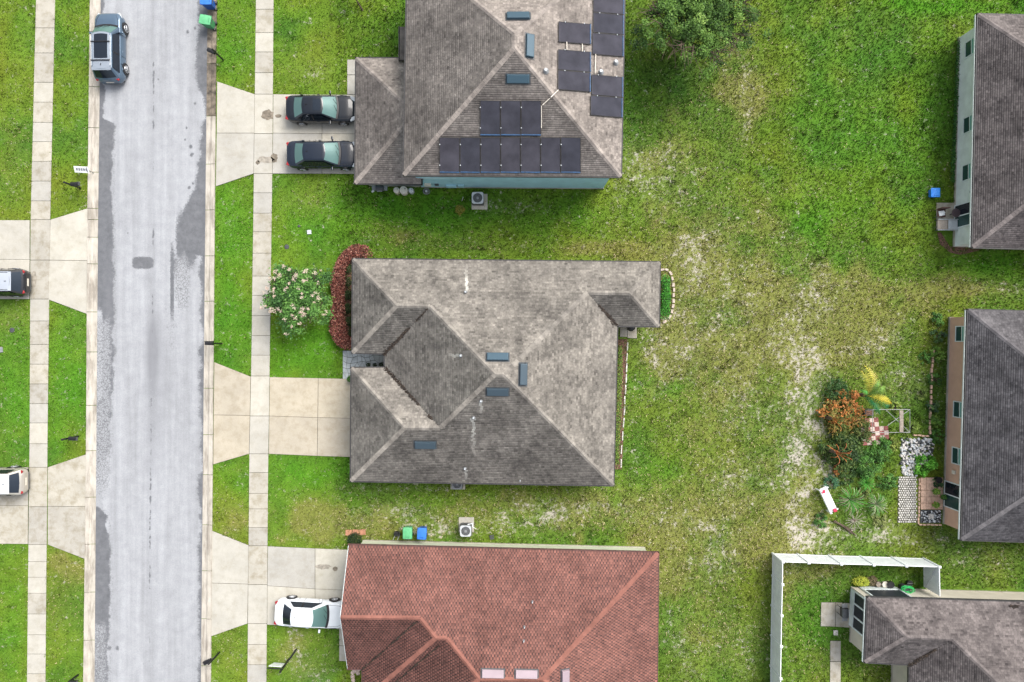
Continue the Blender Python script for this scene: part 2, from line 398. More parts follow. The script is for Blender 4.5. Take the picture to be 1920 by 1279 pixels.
DARK = [(1250, 110, 80, 60, .6), (1200, 60, 40, 70, .5), (900, 405, 200, 40, .35), (850, 460, 160, 14, .5), (1360, 1130, 30, 60, .5), (1600, 1100, 90, 25, .45), (1540, 1160, 45, 60, .35), (820, 965, 50, 14, .4), (830, 1000, 90, 18, .3), (1600, 820, 60, 90, .5), (1770, 760, 30, 170, .7), (740, 100, 20, 60, .5), (640, 30, 60, 60, .2), (1860, 530, 90, 12, .4), (660, 985, 30, 15, .4), (120, 1110, 45, 40, .4), (1250, 1270, 30, 40, .2)]  # darker ground; blobs by the tree and the blue house paint in their shade
def lawn_masks(X, Y):
    n1 = fbm(X / 60, Y / 60, 3, 5); n2 = fbm(X / 16, Y / 16, 21, 4)
    dry = blobs(X, Y, DRY) * (.45 + 1.1 * n1) + (n2 - .5) * .5
    dry = dry + np.where((X > 1170) & (Y < 560), .12, 0) * sstep(1480, 1300, X)
    dry = dry + np.where((X < 170) | ((X > 395) & (X < 480)), .12, 0)
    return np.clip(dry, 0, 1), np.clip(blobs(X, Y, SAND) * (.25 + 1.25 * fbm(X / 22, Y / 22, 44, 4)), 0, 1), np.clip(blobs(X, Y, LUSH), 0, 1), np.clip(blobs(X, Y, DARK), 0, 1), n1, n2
def lawn_color(X, Y):
    dry, sand, lush, dark, n1, n2 = lawn_masks(X, Y)
    base = np.array([.098, .195, .018]); c = np.ones(X.shape + (3,)) * base
    far = sstep(1100, 1300, X)[..., None]
    c = c * (1 - far) + np.array([.078, .152, .021]) * far
    def mx(c, m, col): m = np.clip(m, 0, 1)[..., None]; return c * (1 - m) + np.array(col) * m
    c = mx(c, (n1 - .42) * 1.8, (.15, .235, .028)); c = mx(c, (.5 - n1) * 1.5, (.06, .15, .02))
    n6 = fbm(X / 85, Y / 85, 71, 4); c = mx(c, (n6 - .48) * 3.2 * .8, (.145, .185, .020)); c = mx(c, (.47 - n6) * 3.4 * .8, (.048, .140, .020))
    c = mx(c, lush * .85, (.062, .215, .012))
    c = mx(c, dry * .6, (.145, .182, .036))
    c = mx(c, np.clip(dry - .62, 0, 1) * .8, (.25, .19, .08))
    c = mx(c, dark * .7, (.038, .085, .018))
    c = mx(c, sand * .3, (.26, .26, .12))
    c = c * np.array([1.02, 1.04, 1.0])
    n4 = fbm(X / 9, Y / 9, 63, 3); c = c * (.84 + .32 * n2)[..., None] * (.82 + .36 * n4)[..., None]
    c = c * np.where((X > 395) & (X < 1000) & (Y < 480), 1.0, 1.0)[..., None]
    return c, dry, sand
gx = np.concatenate([[-900, -450, -200, -110, -70, -50, -42], np.arange(-37, 37.01, .2), [42, 50, 70, 110, 200, 450, 900]])
gy = np.concatenate([[-900, -450, -200, -110, -70, -50, -36, -30], np.arange(-26, 26.01, .2), [30, 36, 50, 70, 110, 200, 450, 900]])
XX, YY = np.meshgrid(gx, gy); k = FPX / CAMH
PX, PY = 960 + XX * k, 639.5 - YY * k
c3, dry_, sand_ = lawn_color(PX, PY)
V = np.stack([XX, YY, np.zeros_like(XX)], -1).reshape(-1, 3)
nx, ny = len(gx), len(gy); I = np.arange(nx * ny).reshape(ny, nx)
F = np.stack([I[:-1, :-1], I[:-1, 1:], I[1:, 1:], I[1:, :-1]], -1).reshape(-1, 4)
g = fastmesh('ground', V, F, M['lawn'])
tag(g, 'green and dry lawn ground with pale sandy patches', 'ground', kind='structure')
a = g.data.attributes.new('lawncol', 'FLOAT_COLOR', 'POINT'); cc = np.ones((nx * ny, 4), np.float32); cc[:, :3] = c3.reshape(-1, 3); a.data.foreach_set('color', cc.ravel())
a = g.data.attributes.new('sand', 'FLOAT', 'POINT'); a.data.foreach_set('value', sand_.astype(np.float32).ravel())

# ---- lines of the street (photo pixels on the ground, as functions of py)
def lin(pts):
    ys = [p[0] for p in pts]; xs = [p[1] for p in pts]
    def f(y):
        if y < ys[0]: return xs[0] + (y - ys[0]) * (xs[1] - xs[0]) / (ys[1] - ys[0])
        if y > ys[-1]: return xs[-1] + (y - ys[-1]) * (xs[-1] - xs[-2]) / (ys[-1] - ys[-2])
        return float(np.interp(y, ys, xs))
    return f
RL = lin([(0, 189), (430, 184), (810, 181), (1279, 177.5)]); RR = lin([(0, 389.5), (430, 385), (800, 381.5), (1279, 377)])
KL = lin([(0, 170), (430, 165), (810, 163), (1279, 157.5)]); KR = lin([(0, 407), (430, 403), (800, 400), (1279, 396)])
SL0 = lin([(0, 68), (430, 57.5), (810, 56), (1279, 51)]); SL1 = lin([(0, 104), (430, 94.5), (810, 90), (1279, 86)])
SR0 = lin([(0, 480), (330, 476), (700, 471), (860, 467.5), (1279, 464)]); SR1 = lin([(0, 513.5), (330, 511), (700, 506), (860, 503.5), (1279, 500)])
# road
fy = np.concatenate([np.arange(-2600, -60, 60), np.arange(-60, 1340, 2.7), np.arange(1340, 3900, 60)])
U = np.linspace(0, 1, 150)
lx = np.array([RL(y) for y in fy]); rx_ = np.array([RR(y) for y in fy])
RX = lx[:, None] * (1 - U) + rx_[:, None] * U; RY = np.repeat(fy[:, None], 150, 1)
nzl = (fbm(RY / 22, RX * 0 + 3, 31, 4) - .5) * 16
lw = np.interp(fy, [0, 150, 160, 222, 232, 300, 420, 560, 640, 760, 850, 870, 950, 965, 1010, 1100, 1279], [3, 3, 8, 11, 27, 26, 27, 30, 32, 26, 26, 10, 8, 20, 26, 28, 26])[:, None]
rw = np.interp(fy, [0, 40, 60, 110, 150, 180, 245, 300, 350, 400, 440, 470, 480, 560, 800, 1279], [13, 15, 17, 20, 22, 4, 5, 13, 22, 44, 40, 44, 8, 5, 4, 5])[:, None]
lxx, rxx = lx[:, None], rx_[:, None]
dark = np.maximum(sstep(8, -8, RX - (lxx + lw + nzl)), sstep(15, -13, (rxx - rw - nzl) - RX))
light_in = sstep(560, 600, RY) * sstep(770, 740, RY) * sstep(14, 6, RX - lxx) + sstep(868, 880, RY) * sstep(955, 945, RY)
dark = dark * .95 * (1 - .9 * np.clip(light_in * (RX < 300), 0, 1))
def blob1(cx, cy, rx, ry, p=2): return np.exp(-((np.abs((RX - cx) / rx)) ** p + (np.abs((RY - cy) / ry)) ** p))
dark = np.maximum(dark, blob1(268, 493, 21, 12, 4) * 1.1)
dark = np.maximum(dark, blob1(350, 450, 22, 60, 3)); dark = np.maximum(dark, blob1(323, 530, 4.5, 85, 4) * .75); dark = np.maximum(dark, blob1(330, 500, 14, 30, 3) * .6)
for (dx, dy, rr) in [(366, 53, 3.5), (366, 194, 3.5), (355, 352, 4), (362, 344, 3), (297, 149, 2.5), (194, 163, 3), (350, 240, 3), (358, 275, 5), (347, 262, 3), (360, 290, 5), (240, 437, 2), (205, 1215, 6), (220, 1215, 5), (352, 60, 4)]:
    dark = np.maximum(dark, blob1(dx, dy, rr, rr * 1.2) * .75)
sx = np.interp(fy, [0, 430, 640, 1000, 1279], [288.5, 287.5, 285.5, 281.5, 280])[:, None]
sw = sstep(.38, .6, vnoise(RY / 26, RY * 0 + 5.5, 77)) * (.1 + 1.4 * vnoise(RY / 4, RY * 0 + 8, 78)); sx = sx + (vnoise(RY / 5, RY * 0 + 3, 79) - .5) * 1.2
sw = sw * np.where((RY > 60) & (RY < 1279), 1, .3)
dark = np.maximum(dark, np.exp(-((RX - sx) / (.9 + 1.2 * sw)) ** 2) * (.25 + .5 * np.clip(sw, 0, 1)))
blur = blob1(286, 655, 10, 60) * .8 + np.exp(-((RX - sx - 6) / 22) ** 2) * sstep(560, 640, RY) * sstep(960, 820, RY) * .38 + blob1(300, 720, 30, 110) * .25 + blob1(205, 560, 10, 70) * .5 + np.exp(-((RX - sx) / 5) ** 2) * .22
crack = np.exp(-((RX - (lxx + lw + 3)) / 8) ** 2) * .5 * sstep(215, 235, RY)
crack = np.maximum(crack, blob1(342, 530, 18, 62, 3) * .85); crack = np.maximum(crack, blob1(322, 620, 28, 90) * .5)
crack = np.maximum(crack, sstep(560, 620, RY) * sstep(1000, 880, RY) * sstep(45, 15, RX - lxx) * .75)
crack = np.maximum(crack, blob1(285, 780, 25, 150) * .45); crack = np.maximum(crack, sstep(1140, 1180, RY) * sstep(40, 15, RX - lxx) * .6)
crack = np.maximum(crack, blob1(270, 1250, 20, 40) * .4)
GW = np.stack([(RX - 960) / k, (639.5 - RY) / k, np.full_like(RX, .014)], -1).reshape(-1, 3)
I = np.arange(len(fy) * 150).reshape(len(fy), 150)
F = np.stack([I[1:, :-1], I[1:, 1:], I[:-1, 1:], I[:-1, :-1]], -1).reshape(-1, 4)
road = fastmesh('road', GW, F, M['asphalt']); tag(road, 'worn pale grey asphalt street with dark damp edges and cracks', 'road', kind='structure')
for nm, A in (('dark', dark), ('crack', crack), ('blur', blur)):
    a = road.data.attributes.new(nm, 'FLOAT', 'POINT'); a.data.foreach_set('value', np.clip(A, 0, 1).astype(np.float32).ravel())

# kerbs
def kerb(fi, fo, ys, label):
    o = thing('kerb', label, 'kerb', (0, 0, 0), kind='structure')
    for y0, y1 in zip(ys[:-1], ys[1:]):
        m = MB(); prof = [(0, .0), (0, .022), (.45, .035), (.62, .085), (1.0, .095), (1.0, 0)]
        rows = []
        for y in (y0 + .5, y1 - .5):
            rows.append([G(fi(y) * (1 - u) + fo(y) * u, y) + Vector((0, 0, z)) for u, z in prof])
        flip = fi(0) < fo(0)
        m.grid(rows, flip=not flip)
        n = len(prof); m.f += [tuple(range(n)), tuple(range(2 * n - 1, n - 1, -1))]
        m.build('kerb_segment', M['kerb_wet'] if (fi(0) > fo(0)) == False and y1 < 222 else M['kerb'], o)
    return o
yl = [-700, -300, -160, -20, 60, 163, 240, 323, 391, 412, 445, 495, 585, 660, 760, 845, 932, 1020, 1110, 1200, 1290, 1420, 1700]
yr = [-700, -300, -160, -30, 50, 120, 218, 308, 394, 480, 565, 640, 728, 815, 890, 984, 1070, 1160, 1248, 1330, 1460, 1800]
kerb(RL, KL, yl, 'stained concrete kerb along the left side of the street')
kerb(RR, KR, yr, 'stained concrete kerb along the right side of the street')
# dark joint bed below slabs
def strip(name, f0, f1, ys, z, m):
    mb = MB(); rows = [[G(f0(y), y) + Vector((0, 0, z)), G(f1(y), y) + Vector((0, 0, z))] for y in ys]
    mb.grid(rows, flip=True); return mb
def slabs(o, quads, mats, z=.05):
    for q in quads:
        pts = [G(*p) for p in q]; cx = sum((p for p in pts), Vector()) / len(pts)
        ins = []
        for p in pts:
            d = cx - p; L = d.length; ins.append(p + d * (.017 / max(L, .1)))
        zz = z + random.uniform(-.004, .004)
        b = MB().prism([(p.x, p.y) for p in ins], .004, zz).build('slab', random.choice(mats) if isinstance(mats, list) else mats, o, bevel=.012)
def bed(o, polys, z=.03):
    m = MB()
    for q in polys: m.prism([(G(*p).x, G(*p).y) for p in q], .002, z)
    m.build('joint_bed', M['joint'], o)
def sidewalk(f0, f1, ys, label, mats):
    o = thing('sidewalk', label, 'sidewalk', (0, 0, 0), kind='structure')
    bed(o, [[(f0(y0) + .4, y0), (f1(y0) - .4, y0), (f1(y1) - .4, y1), (f0(y1) + .4, y1)] for y0, y1 in zip(ys[:-1], ys[1:])])
    slabs(o, [[(f0(y0), y0), (f1(y0), y0), (f1(y1), y1), (f0(y1), y1)] for y0, y1 in zip(ys[:-1], ys[1:])], mats)
yls = [-85, -45, -10, 53, 100, 155, 192, 230, 266, 303, 340, 377, 412, 488, 561, 602, 646, 683, 720, 757, 793, 832, 876, 950, 1021, 1053, 1082, 1112, 1151, 1190, 1226, 1263, 1300, 1340]
yrs = [-60, -20, 18, 62, 98, 137, 177, 251, 326, 362, 400, 435, 475, 518, 554, 592, 629, 666, 705, 780, 851, 886, 925, 954, 989, 1023, 1096, 1169, 1208, 1246, 1284, 1330]
sidewalk(SL0, SL1, yls, 'concrete sidewalk of square slabs left of the street', [M['concrete_old'], M['concrete']])
sidewalk(SR0, SR1, yrs, 'concrete sidewalk of square slabs right of the street', [M['concrete_old'], M['concrete']])
def driveway(label, polys, mat_):
    o = thing('driveway', label, 'driveway', (0, 0, 0), kind='structure')
    bed(o, polys, .03); slabs(o, polys, mat_)
driveway('pale concrete driveway holding the two black sedans', [
    [(407.5, 153), (478, 177), (477, 250), (406.5, 250)], [(406.5, 250), (477, 250), (476, 326), (405, 350)],
    [(512.5, 177), (604, 178), (604, 251), (512, 250)], [(604, 178), (720, 178), (720, 252), (604, 251)], [(512, 250), (604, 251), (604, 326), (511, 326)], [(604, 251), (720, 252), (720, 327), (604, 326)],
    ], M['concrete'])
driveway('empty warm toned concrete driveway of the central grey roofed house', [
    [(402, 679), (470.5, 706), (469, 779), (401, 778)], [(401, 778), (469, 779), (467.5, 851), (400, 871)],
    [(506, 707), (597, 709), (596, 783), (505, 780)], [(597, 709), (690, 711), (690, 785), (596, 783)], [(505, 780), (596, 783), (595, 855), (504, 851)], [(596, 783), (690, 785), (690, 858), (595, 855)]], M['concrete_warm'])
driveway('light concrete driveway with the white sedan on it', [
    [(398, 995), (466.5, 1022), (465.5, 1095), (397, 1093)], [(397, 1093), (465.5, 1095), (464.5, 1169), (396, 1193)],
    [(502.5, 1024), (591, 1028), (591, 1104), (501.5, 1098)], [(591, 1028), (690, 1032), (690, 1108), (591, 1104)], [(501.5, 1098), (591, 1104), (591, 1177), (501, 1171)], [(591, 1104), (690, 1108), (690, 1182), (591, 1177)]], M['concrete'])
driveway('concrete driveway at the left edge with the dark hatchback', [
    [(95, 412), (165.5, 390.5), (164.5, 489), (93.5, 488)], [(93.5, 488), (164.5, 489), (163.5, 589), (91.5, 562)],
    [(-60, 413), (56.5, 413), (56.5, 487), (-60, 486)], [(-60, 486), (56.5, 487), (56, 561), (-60, 561)]], M['concrete'])
driveway('weathered concrete driveway at the left edge with the silver car', [
    [(90, 876), (162.5, 851.5), (161.5, 950), (90, 949)], [(90, 949), (161.5, 950), (160, 1048), (90, 1021)],
    [(-60, 875), (54, 876), (53.5, 948), (-60, 947)], [(-60, 947), (53.5, 948), (53, 1020), (-60, 1019)]], M['concrete_old'])
def stain(o_name, px, py, rx, ry, mt, seed):
    m = MB(); n = 22; vs = [G(px + rx * math.cos(i * 6.2832 / n) * (.75 + .5 * float(vnoise(i * .7, seed * 1.3, seed))), py + ry * math.sin(i * 6.2832 / n) * (.75 + .5 * float(vnoise(i * .7, seed * 1.3, seed)))) + Vector((0, 0, .059)) for i in range(n)][::-1]
    m.add(vs, [tuple(range(n))]); o = m.build('oil_stain', mt, None); tag(o, o_name, 'stain', kind='structure')
M['stain'] = mk('oil_stain', (.20, .17, .13), .8, var=.35, scale=5); M['stain2'] = mk('faint_stain', (.33, .30, .25), .8, var=.25, scale=5)
stain('dark brown oil stain on the sidewalk slab behind the upper black sedan', 503, 216, 12, 9, M['stain'], 1)
stain('small oil drip on the driveway right of the larger upper stain', 522, 218, 6, 3.2, M['stain'], 2)
stain('brown oil stain behind the lower black sedan bumper', 515, 297, 6, 9, M['stain'], 3)
stain('faint grey stain on the sidewalk slab behind the lower black sedan', 498, 300, 16, 6, M['stain2'], 4)
stain('tiny round dark spot at the left of the lower faint stain', 484, 305, 4, 4, M['stain'], 5)
stain('small round dark spot on the driveway of the red roofed house', 629, 1066, 4.5, 4.5, M['stain'], 6)
stain('faint rubbed stain on the driveway of the red roofed house', 606, 1062, 14, 5, M['stain2'], 7)
stain('brown stain on the sidewalk by the dark hatchback bumper', 64, 525, 6, 16, M['stain2'], 8)
# small paths
def path(name, label, polys, mat_, z=.06, cat='path', part='slab'):
    o = thing(name, label, cat, G(*polys[0][0]), kind='structure')
    bed(o, polys, .025)
    for q in polys:
        pts = [G(*p) for p in q]; cx = sum(pts, Vector()) / len(pts)
        ins = [p + (cx - p) * (.025 / max((cx - p).length, .1)) for p in pts]
        MB().prism([(p.x, p.y) for p in ins], .004, z).build(part, mat_, o, bevel=.01)
    return o
path('path', 'short pale slab path beside the garage with two black sedans', [[(651, 112), (680, 112), (680, 141), (651, 141)], [(651, 141), (680, 141), (680, 178), (651, 178)]], M['concrete'])
path('path', 'narrow slab path against the red roofed house by the white car', [[(636, 1168), (670, 1172), (672, 1212), (636, 1210)], [(636, 1210), (672, 1212), (672, 1240), (636, 1239)]], M['concrete'])
path('path', 'long narrow concrete strip in the fenced yard', [[(1556, 1201), (1576, 1201), (1576, 1240), (1556, 1240)], [(1556, 1240), (1576, 1240), (1575, 1330), (1555, 1330)]], M['concrete_old'])
path('patio_slab', 'square spotted concrete pad outside the screened porch', [[(1539, 1129), (1566, 1129), (1566, 1175), (1538, 1174)], [(1566, 1129), (1612, 1131), (1612, 1178), (1566, 1175)]], M['concrete_old'], cat='patio slab')
path('patio_slab', 'smooth beige slab below the porch roof at bottom right', [[(1676, 1236), (1712, 1238), (1712, 1330), (1676, 1330)]], mk('beige_slab', (.50, .47, .40), .8, var=.05, scale=1), cat='patio slab', z=.12)
path('patio_slab', 'small concrete pad tucked beside the east wing corner of the central house', [[(1162, 606), (1176, 606), (1176, 632), (1162, 632)], [(1176, 606), (1194, 606), (1194, 635), (1176, 634)]], M['concrete_old'], cat='patio slab')
path('garden_step', 'small white square stone between the spotted pad and narrow strip', [[(1562, 1181), (1571, 1181), (1571, 1191), (1562, 1191)]], M['stone'], cat='stepping stone')
# flagstone entry walk
o = thing('entry_walk', 'grey blue crazy paving entry walk between the two front wings', 'walkway', G(690, 680), kind='structure')
MB().prism([(G(*p).x, G(*p).y) for p in [(643, 657), (735, 657), (735, 712), (643, 710)]], .002, .035).build('joint_bed', M['joint'], o)
# irregular stones: jittered voronoi-like grid cut
cols = 11; rows = 5
jx = [[643 + 92 * i / cols + (random.uniform(-3, 3) if 0 < i < cols else 0) for i in range(cols + 1)] for j in range(rows + 1)]
jy = [[657.5 + 53 * j / rows + (random.uniform(-3, 3) if 0 < j < rows else 0) for i in range(cols + 1)] for j in range(rows + 1)]
for j in range(rows):
    for i in range(cols):
        q = [(jx[j][i], jy[j][i]), (jx[j][i + 1], jy[j][i + 1]), (jx[j + 1][i + 1], jy[j + 1][i + 1]), (jx[j + 1][i], jy[j + 1][i])]
        tri = random.random() < .45
        for qq in ([q[:3], [q[0], q[2], q[3]]] if tri else [q]):
            pts = [G(*p) for p in qq]; cx = sum(pts, Vector()) / len(pts)
            ins = [p + (cx - p).normalized() * .02 for p in pts]
            MB().prism([(p.x, p.y) for p in ins], .02, .055 + random.uniform(0, .008)).build('flagstone', M['flag'], o)

# ------------------------------------------------------------------ ROOFS AND HOUSES
PITCH = 5 / 12
class Roof:
    def __init__(s, ze): s.ze = ze; s.pl = {}; s.ev = {}
    def plane(s, name, a, b, pitch=PITCH):
        """eave from a to b (world xy) with the roof to the LEFT of a->b"""
        a, b = Vector(a[:2]), Vector(b[:2]); d = (b - a).normalized(); n = Vector((-d.y, d.x))
        s.pl[name] = (pitch * n.x, pitch * n.y, s.ze - pitch * (n.x * a.x + n.y * a.y), Vector((d.x, d.y, 0)), Vector((n.x, n.y, pitch)).normalized())
    def z(s, name, x, y): p = s.pl[name]; return p[0] * x + p[1] * y + p[2]
    def x3(s, a, b, c):
        A, B, C_ = s.pl[a], s.pl[b], s.pl[c]
        m = np.array([[A[0], A[1], -1], [B[0], B[1], -1], [C_[0], C_[1], -1]]); r = -np.array([A[2], B[2], C_[2]])
        return Vector(np.linalg.solve(m, r))
    def nrm(s, name): p = s.pl[name]; return Vector((-p[0], -p[1], 1)).normalized()
    def hit(s, name, px, py, off=0):
        """point of the roof plane seen at a photo pixel"""
        p = s.pl[name]; dx, dy = (px - 960) / FPX, (639.5 - py) / FPX
        h = (CAMH - p[2] - off) / (1 + p[0] * dx + p[1] * dy)      # depth below the camera
        return Vector((dx * h, dy * h, CAMH - h))
def shingles(parent, rf, name, poly, mat_, tabw, expo, checker=False, streaks=(), seed=0, shade=(0, 0)):
    P = rf.pl[name]; u, v = P[3], P[4]; n = rf.nrm(name)
    if u.cross(v).dot(n) < 0: pass
    o = poly[0]
    q = [((p - o).dot(u), (p - o).dot(v)) for p in poly]
    vmin, vmax = min(a[1] for a in q), max(a[1] for a in q)
    r = np.random.default_rng(seed + 11)
    U0, U1, V0, V1, T = [], [], [], [], []
    j = 0; vv = vmin
    stk = [((s0 - o).dot(u), (s0 - o).dot(v), w, ln) for s0, w, ln in streaks]
    while vv < vmax - .02:
        v1 = min(vv + expo, vmax); vm = (vv + v1) / 2; xs = []
        for i in range(len(q)):
            a, b = q[i], q[(i + 1) % len(q)]
            if (a[1] <= vm) != (b[1] <= vm): xs.append(a[0] + (b[0] - a[0]) * (vm - a[1]) / (b[1] - a[1]))
        xs.sort()
        rowt = r.normal(0, .06)
        for k2 in range(0, len(xs) - 1, 2):
            x0, x1 = xs[k2], xs[k2 + 1]
            off = (tabw * .5 if j % 2 else 0) + (0 if checker else r.uniform(0, tabw))
            s0 = math.floor((x0 - off) / tabw); s1 = math.ceil((x1 - off) / tabw)
            idx = np.arange(s0, s1); a = off + idx * tabw; w = tabw
            if checker:
                # alternating raised (red) and low (dark) tabs of one laminated shingle
                sp = .60
                aa = np.concatenate([a, a + w * sp]); bb = np.concatenate([a + w * sp, a + w])
                tt = np.concatenate([np.clip(r.normal(.74, .14, len(a)), 0, 1), np.clip(r.normal(.16, .14, len(a)), 0, 1)])
            else:
                aa, bb = a, a + w - .008; tt = np.clip(r.normal(.55, .17, len(a)) + rowt * .8, 0, 1)
            aa = np.maximum(aa, x0); bb = np.minimum(bb, x1); ok = bb - aa > .01
            aa, bb, tt = aa[ok], bb[ok], tt[ok]
            for su, sv, sw_, sl_ in stk:
                d = sv - vm
                if 0 <= d <= sl_:
                    wd = sw_ * (1 - .75 * d / sl_)
                    m_ = np.abs((aa + bb) / 2 - su) < max(wd, tabw * .5)
                    tt = np.where(m_, 1.0 + .7 * (1 - d / sl_), tt)
            U0.append(aa); U1.append(bb); V0.append(np.full(len(aa), vv)); V1.append(np.full(len(aa), v1 + .01)); T.append(tt)
        vv += expo; j += 1
    U0, U1, V0, V1, T = map(np.concatenate, (U0, U1, V0, V1, T))
    N = len(U0); un, vn, nn, on = (np.array(x[:]) for x in (u, v, n, o))
    hi = .022 + (.012 * (T > .45) if checker else .006 * r.random(N))
    def pt(a, b, h): return on + a[:, None] * un + b[:, None] * vn + h[:, None] * nn
    z0 = np.zeros(N); lo = np.full(N, .006)
    Vx = np.stack([pt(U0, V0, z0), pt(U1, V0, z0), pt(U0, V0, hi), pt(U1, V0, hi), pt(U1, V1, lo), pt(U0, V1, lo)], 1).reshape(-1, 3)
    b = (np.arange(N) * 6)[:, None]
    F = np.concatenate([b + np.array([0, 1, 3, 2]), b + np.array([2, 3, 4, 5])])
    fastmesh('shingles', Vx, F, mat_, parent, tone=np.concatenate([T * .25, T]), kind='stuff')
def capline(m, p, q, n1, n2, w=.16, h=.045, step=.22, tone=.6):
    p, q = Vector(p), Vector(q)
    if p.z > q.z: p, q = q, p
    d = (q - p); L = d.length; d.normalize()
    s1 = n1.cross(d); s2 = n2.cross(d)
    if s1.z > 0: s1 = -s1
    if s2.z > 0: s2 = -s2
    if (s1 - s2).length < .3:      # nearly flat ridge: sides opposite
        s2 = -Vector((s1.x, s1.y, -s1.z))
    k = 0; t = 0
    while t < L - .02:
        a = p + d * t; b = p + d * min(t + step + .03, L)
        h0, h1 = h + .012, h
        tn = min(1, max(0, random.gauss(tone, .14)))
        vs = [a + s1 * w + n1 * (h0 * .6), a + (n1 + n2).normalized() * h0, a + s2 * w + n2 * (h0 * .6), b + s1 * w + n1 * (h1 * .6), b + (n1 + n2).normalized() * h1, b + s2 * w + n2 * (h1 * .6),
              a + s1 * w, a + s2 * w]
        m.add(vs, [(0, 1, 4, 3), (1, 2, 5, 4), (6, 7, 2, 1, 0)], tn); t += step
def inset_poly(pts, d):
    n = len(pts); out = []
    A = sum(pts[i][0] * pts[(i + 1) % n][1] - pts[(i + 1) % n][0] * pts[i][1] for i in range(n)); sg = 1 if A > 0 else -1
    for i in range(n):
        p0, p1, p2 = Vector(pts[i - 1]), Vector(pts[i]), Vector(pts[(i + 1) % n])
        d1 = (p1 - p0).normalized(); d2 = (p2 - p1).normalized()
        n1 = Vector((-d1.y, d1.x)) * sg; n2 = Vector((-d2.y, d2.x)) * sg
        b = (n1 + n2); b = b / max(b.length_squared / 2, .2)
        out.append(p1 + b * d * 1.0)
    return out
def house(label, rf, eave, faces, caps, mat_sh, mat_wall, mat_trim, tabw=.19, expo=.125, checker=False, overhang=.42, loc=None, soffit=None, capmat=None, streaks={}, gutter=None, valley=(), name='house', cat='house', parent=None, roofname='roof', walls=True):
    """eave: list of world xy of the outline (ccw); faces {plane:[Vector...]}; caps [(p,q,planeA,planeB)]"""
    if parent is None:
        cx = sum(p[0] for p in eave) / len(eave); cy = sum(p[1] for p in eave) / len(eave)
        h = thing(name, label, cat, (cx, cy, 0))
    else: h = parent
    wall = None
    if walls:
        fp = inset_poly([(p[0], p[1]) for p in eave], overhang)
        wall = MB().prism([(p.x, p.y) for p in fp], 0, rf.ze - .02).build('wall', mat_wall, h)
        # plinth
        MB().prism([(p.x, p.y) for p in inset_poly([(p[0], p[1]) for p in eave], overhang - .03)], 0, .18).build('plinth', M['concrete_old'], h)
    # deck + fascia
    m = MB()
    for nm, poly in faces.items(): m.add([p + Vector((0, 0, -.012)) for p in poly], [tuple(range(len(poly)))])
    roof = m.build(roofname, mat_sh, h)
    sm = MB(); sm.prism([(p[0], p[1]) for p in inset_poly([(p[0], p[1]) for p in eave], .02)], rf.ze - .05, rf.ze - .02)
    sm.build('soffit', soffit or mat_trim, roof)
    n = len(eave); A = sum(eave[i][0] * eave[(i + 1) % n][1] - eave[(i + 1) % n][0] * eave[i][1] for i in range(n)); sg = 1 if A > 0 else -1
    fm = MB()
    skip = gutter.get('skip', []) if gutter else []
    for i in range(n):
        if i in skip: continue
        a, b = Vector((*eave[i][:2], 0)), Vector((*eave[(i + 1) % n][:2], 0)); d = (b - a).normalized(); nn = Vector((d.y, -d.x, 0)) * sg
        c = (a + b) / 2 + nn * .035; c.z = rf.ze - .07
        fm.box(c, ((b - a).length + .12, .09, .17), math.atan2(d.y, d.x))
    fm.build('fascia', mat_trim, roof)
    if gutter:
        for i in gutter['edges']:
            a, b = Vector((*eave[i][:2], 0)), Vector((*eave[(i + 1) % n][:2], 0)); d = (b - a).normalized(); nn = Vector((d.y, -d.x, 0)) * sg
            g_ = MB(); L = (b - a).length; rz = math.atan2(d.y, d.x)
            for off, zz, w, hh in ((.105, -.13, .10, .02), (.15, -.08, .015, .12), (.06, -.08, .015, .12)):
                c = (a + b) / 2 + nn * off; c.z = rf.ze + zz; g_.box(c, (L, w, hh), rz)
            g_.build('gutter', gutter['mat'], roof)
    for k2, (nm, poly) in enumerate(faces.items()):
        shingles(roof, rf, nm, poly, mat_sh, tabw, expo, checker, streaks.get(nm, ()), seed=hash_(label) + k2)
    cm = MB()
    for p, q, a, b in caps: capline(cm, p, q, rf.nrm(a), rf.nrm(b), w=.14, tone=.85 if checker else .72)
    if cm.v: cm.build('ridge_cap', capmat or mat_sh, roof, kind='stuff')
    # leaf litter caught in valleys
    for p, q, wmax, cov in valley:
        V_, F_, C_ = [], [], []; d = q - p
        for i in range(int(cov)):
            t_ = random.random(); w = wmax * (1 - .6 * t_) * (.3 + vnoise(t_ * 9, 1.3, int(wmax * 100)))
            c = p + d * t_ + Vector((random.gauss(0, w * .5), random.gauss(0, w * .5), .03 + random.random() * .03))
            s_ = random.uniform(.03, .07); a = random.random() * 6.28
            for k3 in range(4): V_.append((c.x + s_ * math.cos(a + k3 * 1.57), c.y + s_ * math.sin(a + k3 * 1.57) * .6, c.z + random.uniform(0, .04)))
            F_.append([len(V_) - 4, len(V_) - 3, len(V_) - 2, len(V_) - 1]); C_.append(random.choice([(.03, .022, .018), (.05, .035, .025), (.02, .016, .013)]))
        fastmesh('leaf_litter', V_, F_, M['leaf'], roof, color=C_, kind='stuff')
    return h, roof, wall
def hash_(s): return sum((i + 1) * ord(c) for i, c in enumerate(s)) % 9973
def g2(px, py, ze): p = G(px, py, ze); return (p.x, p.y)
def v3(p, ze): return Vector((p[0], p[1], ze))

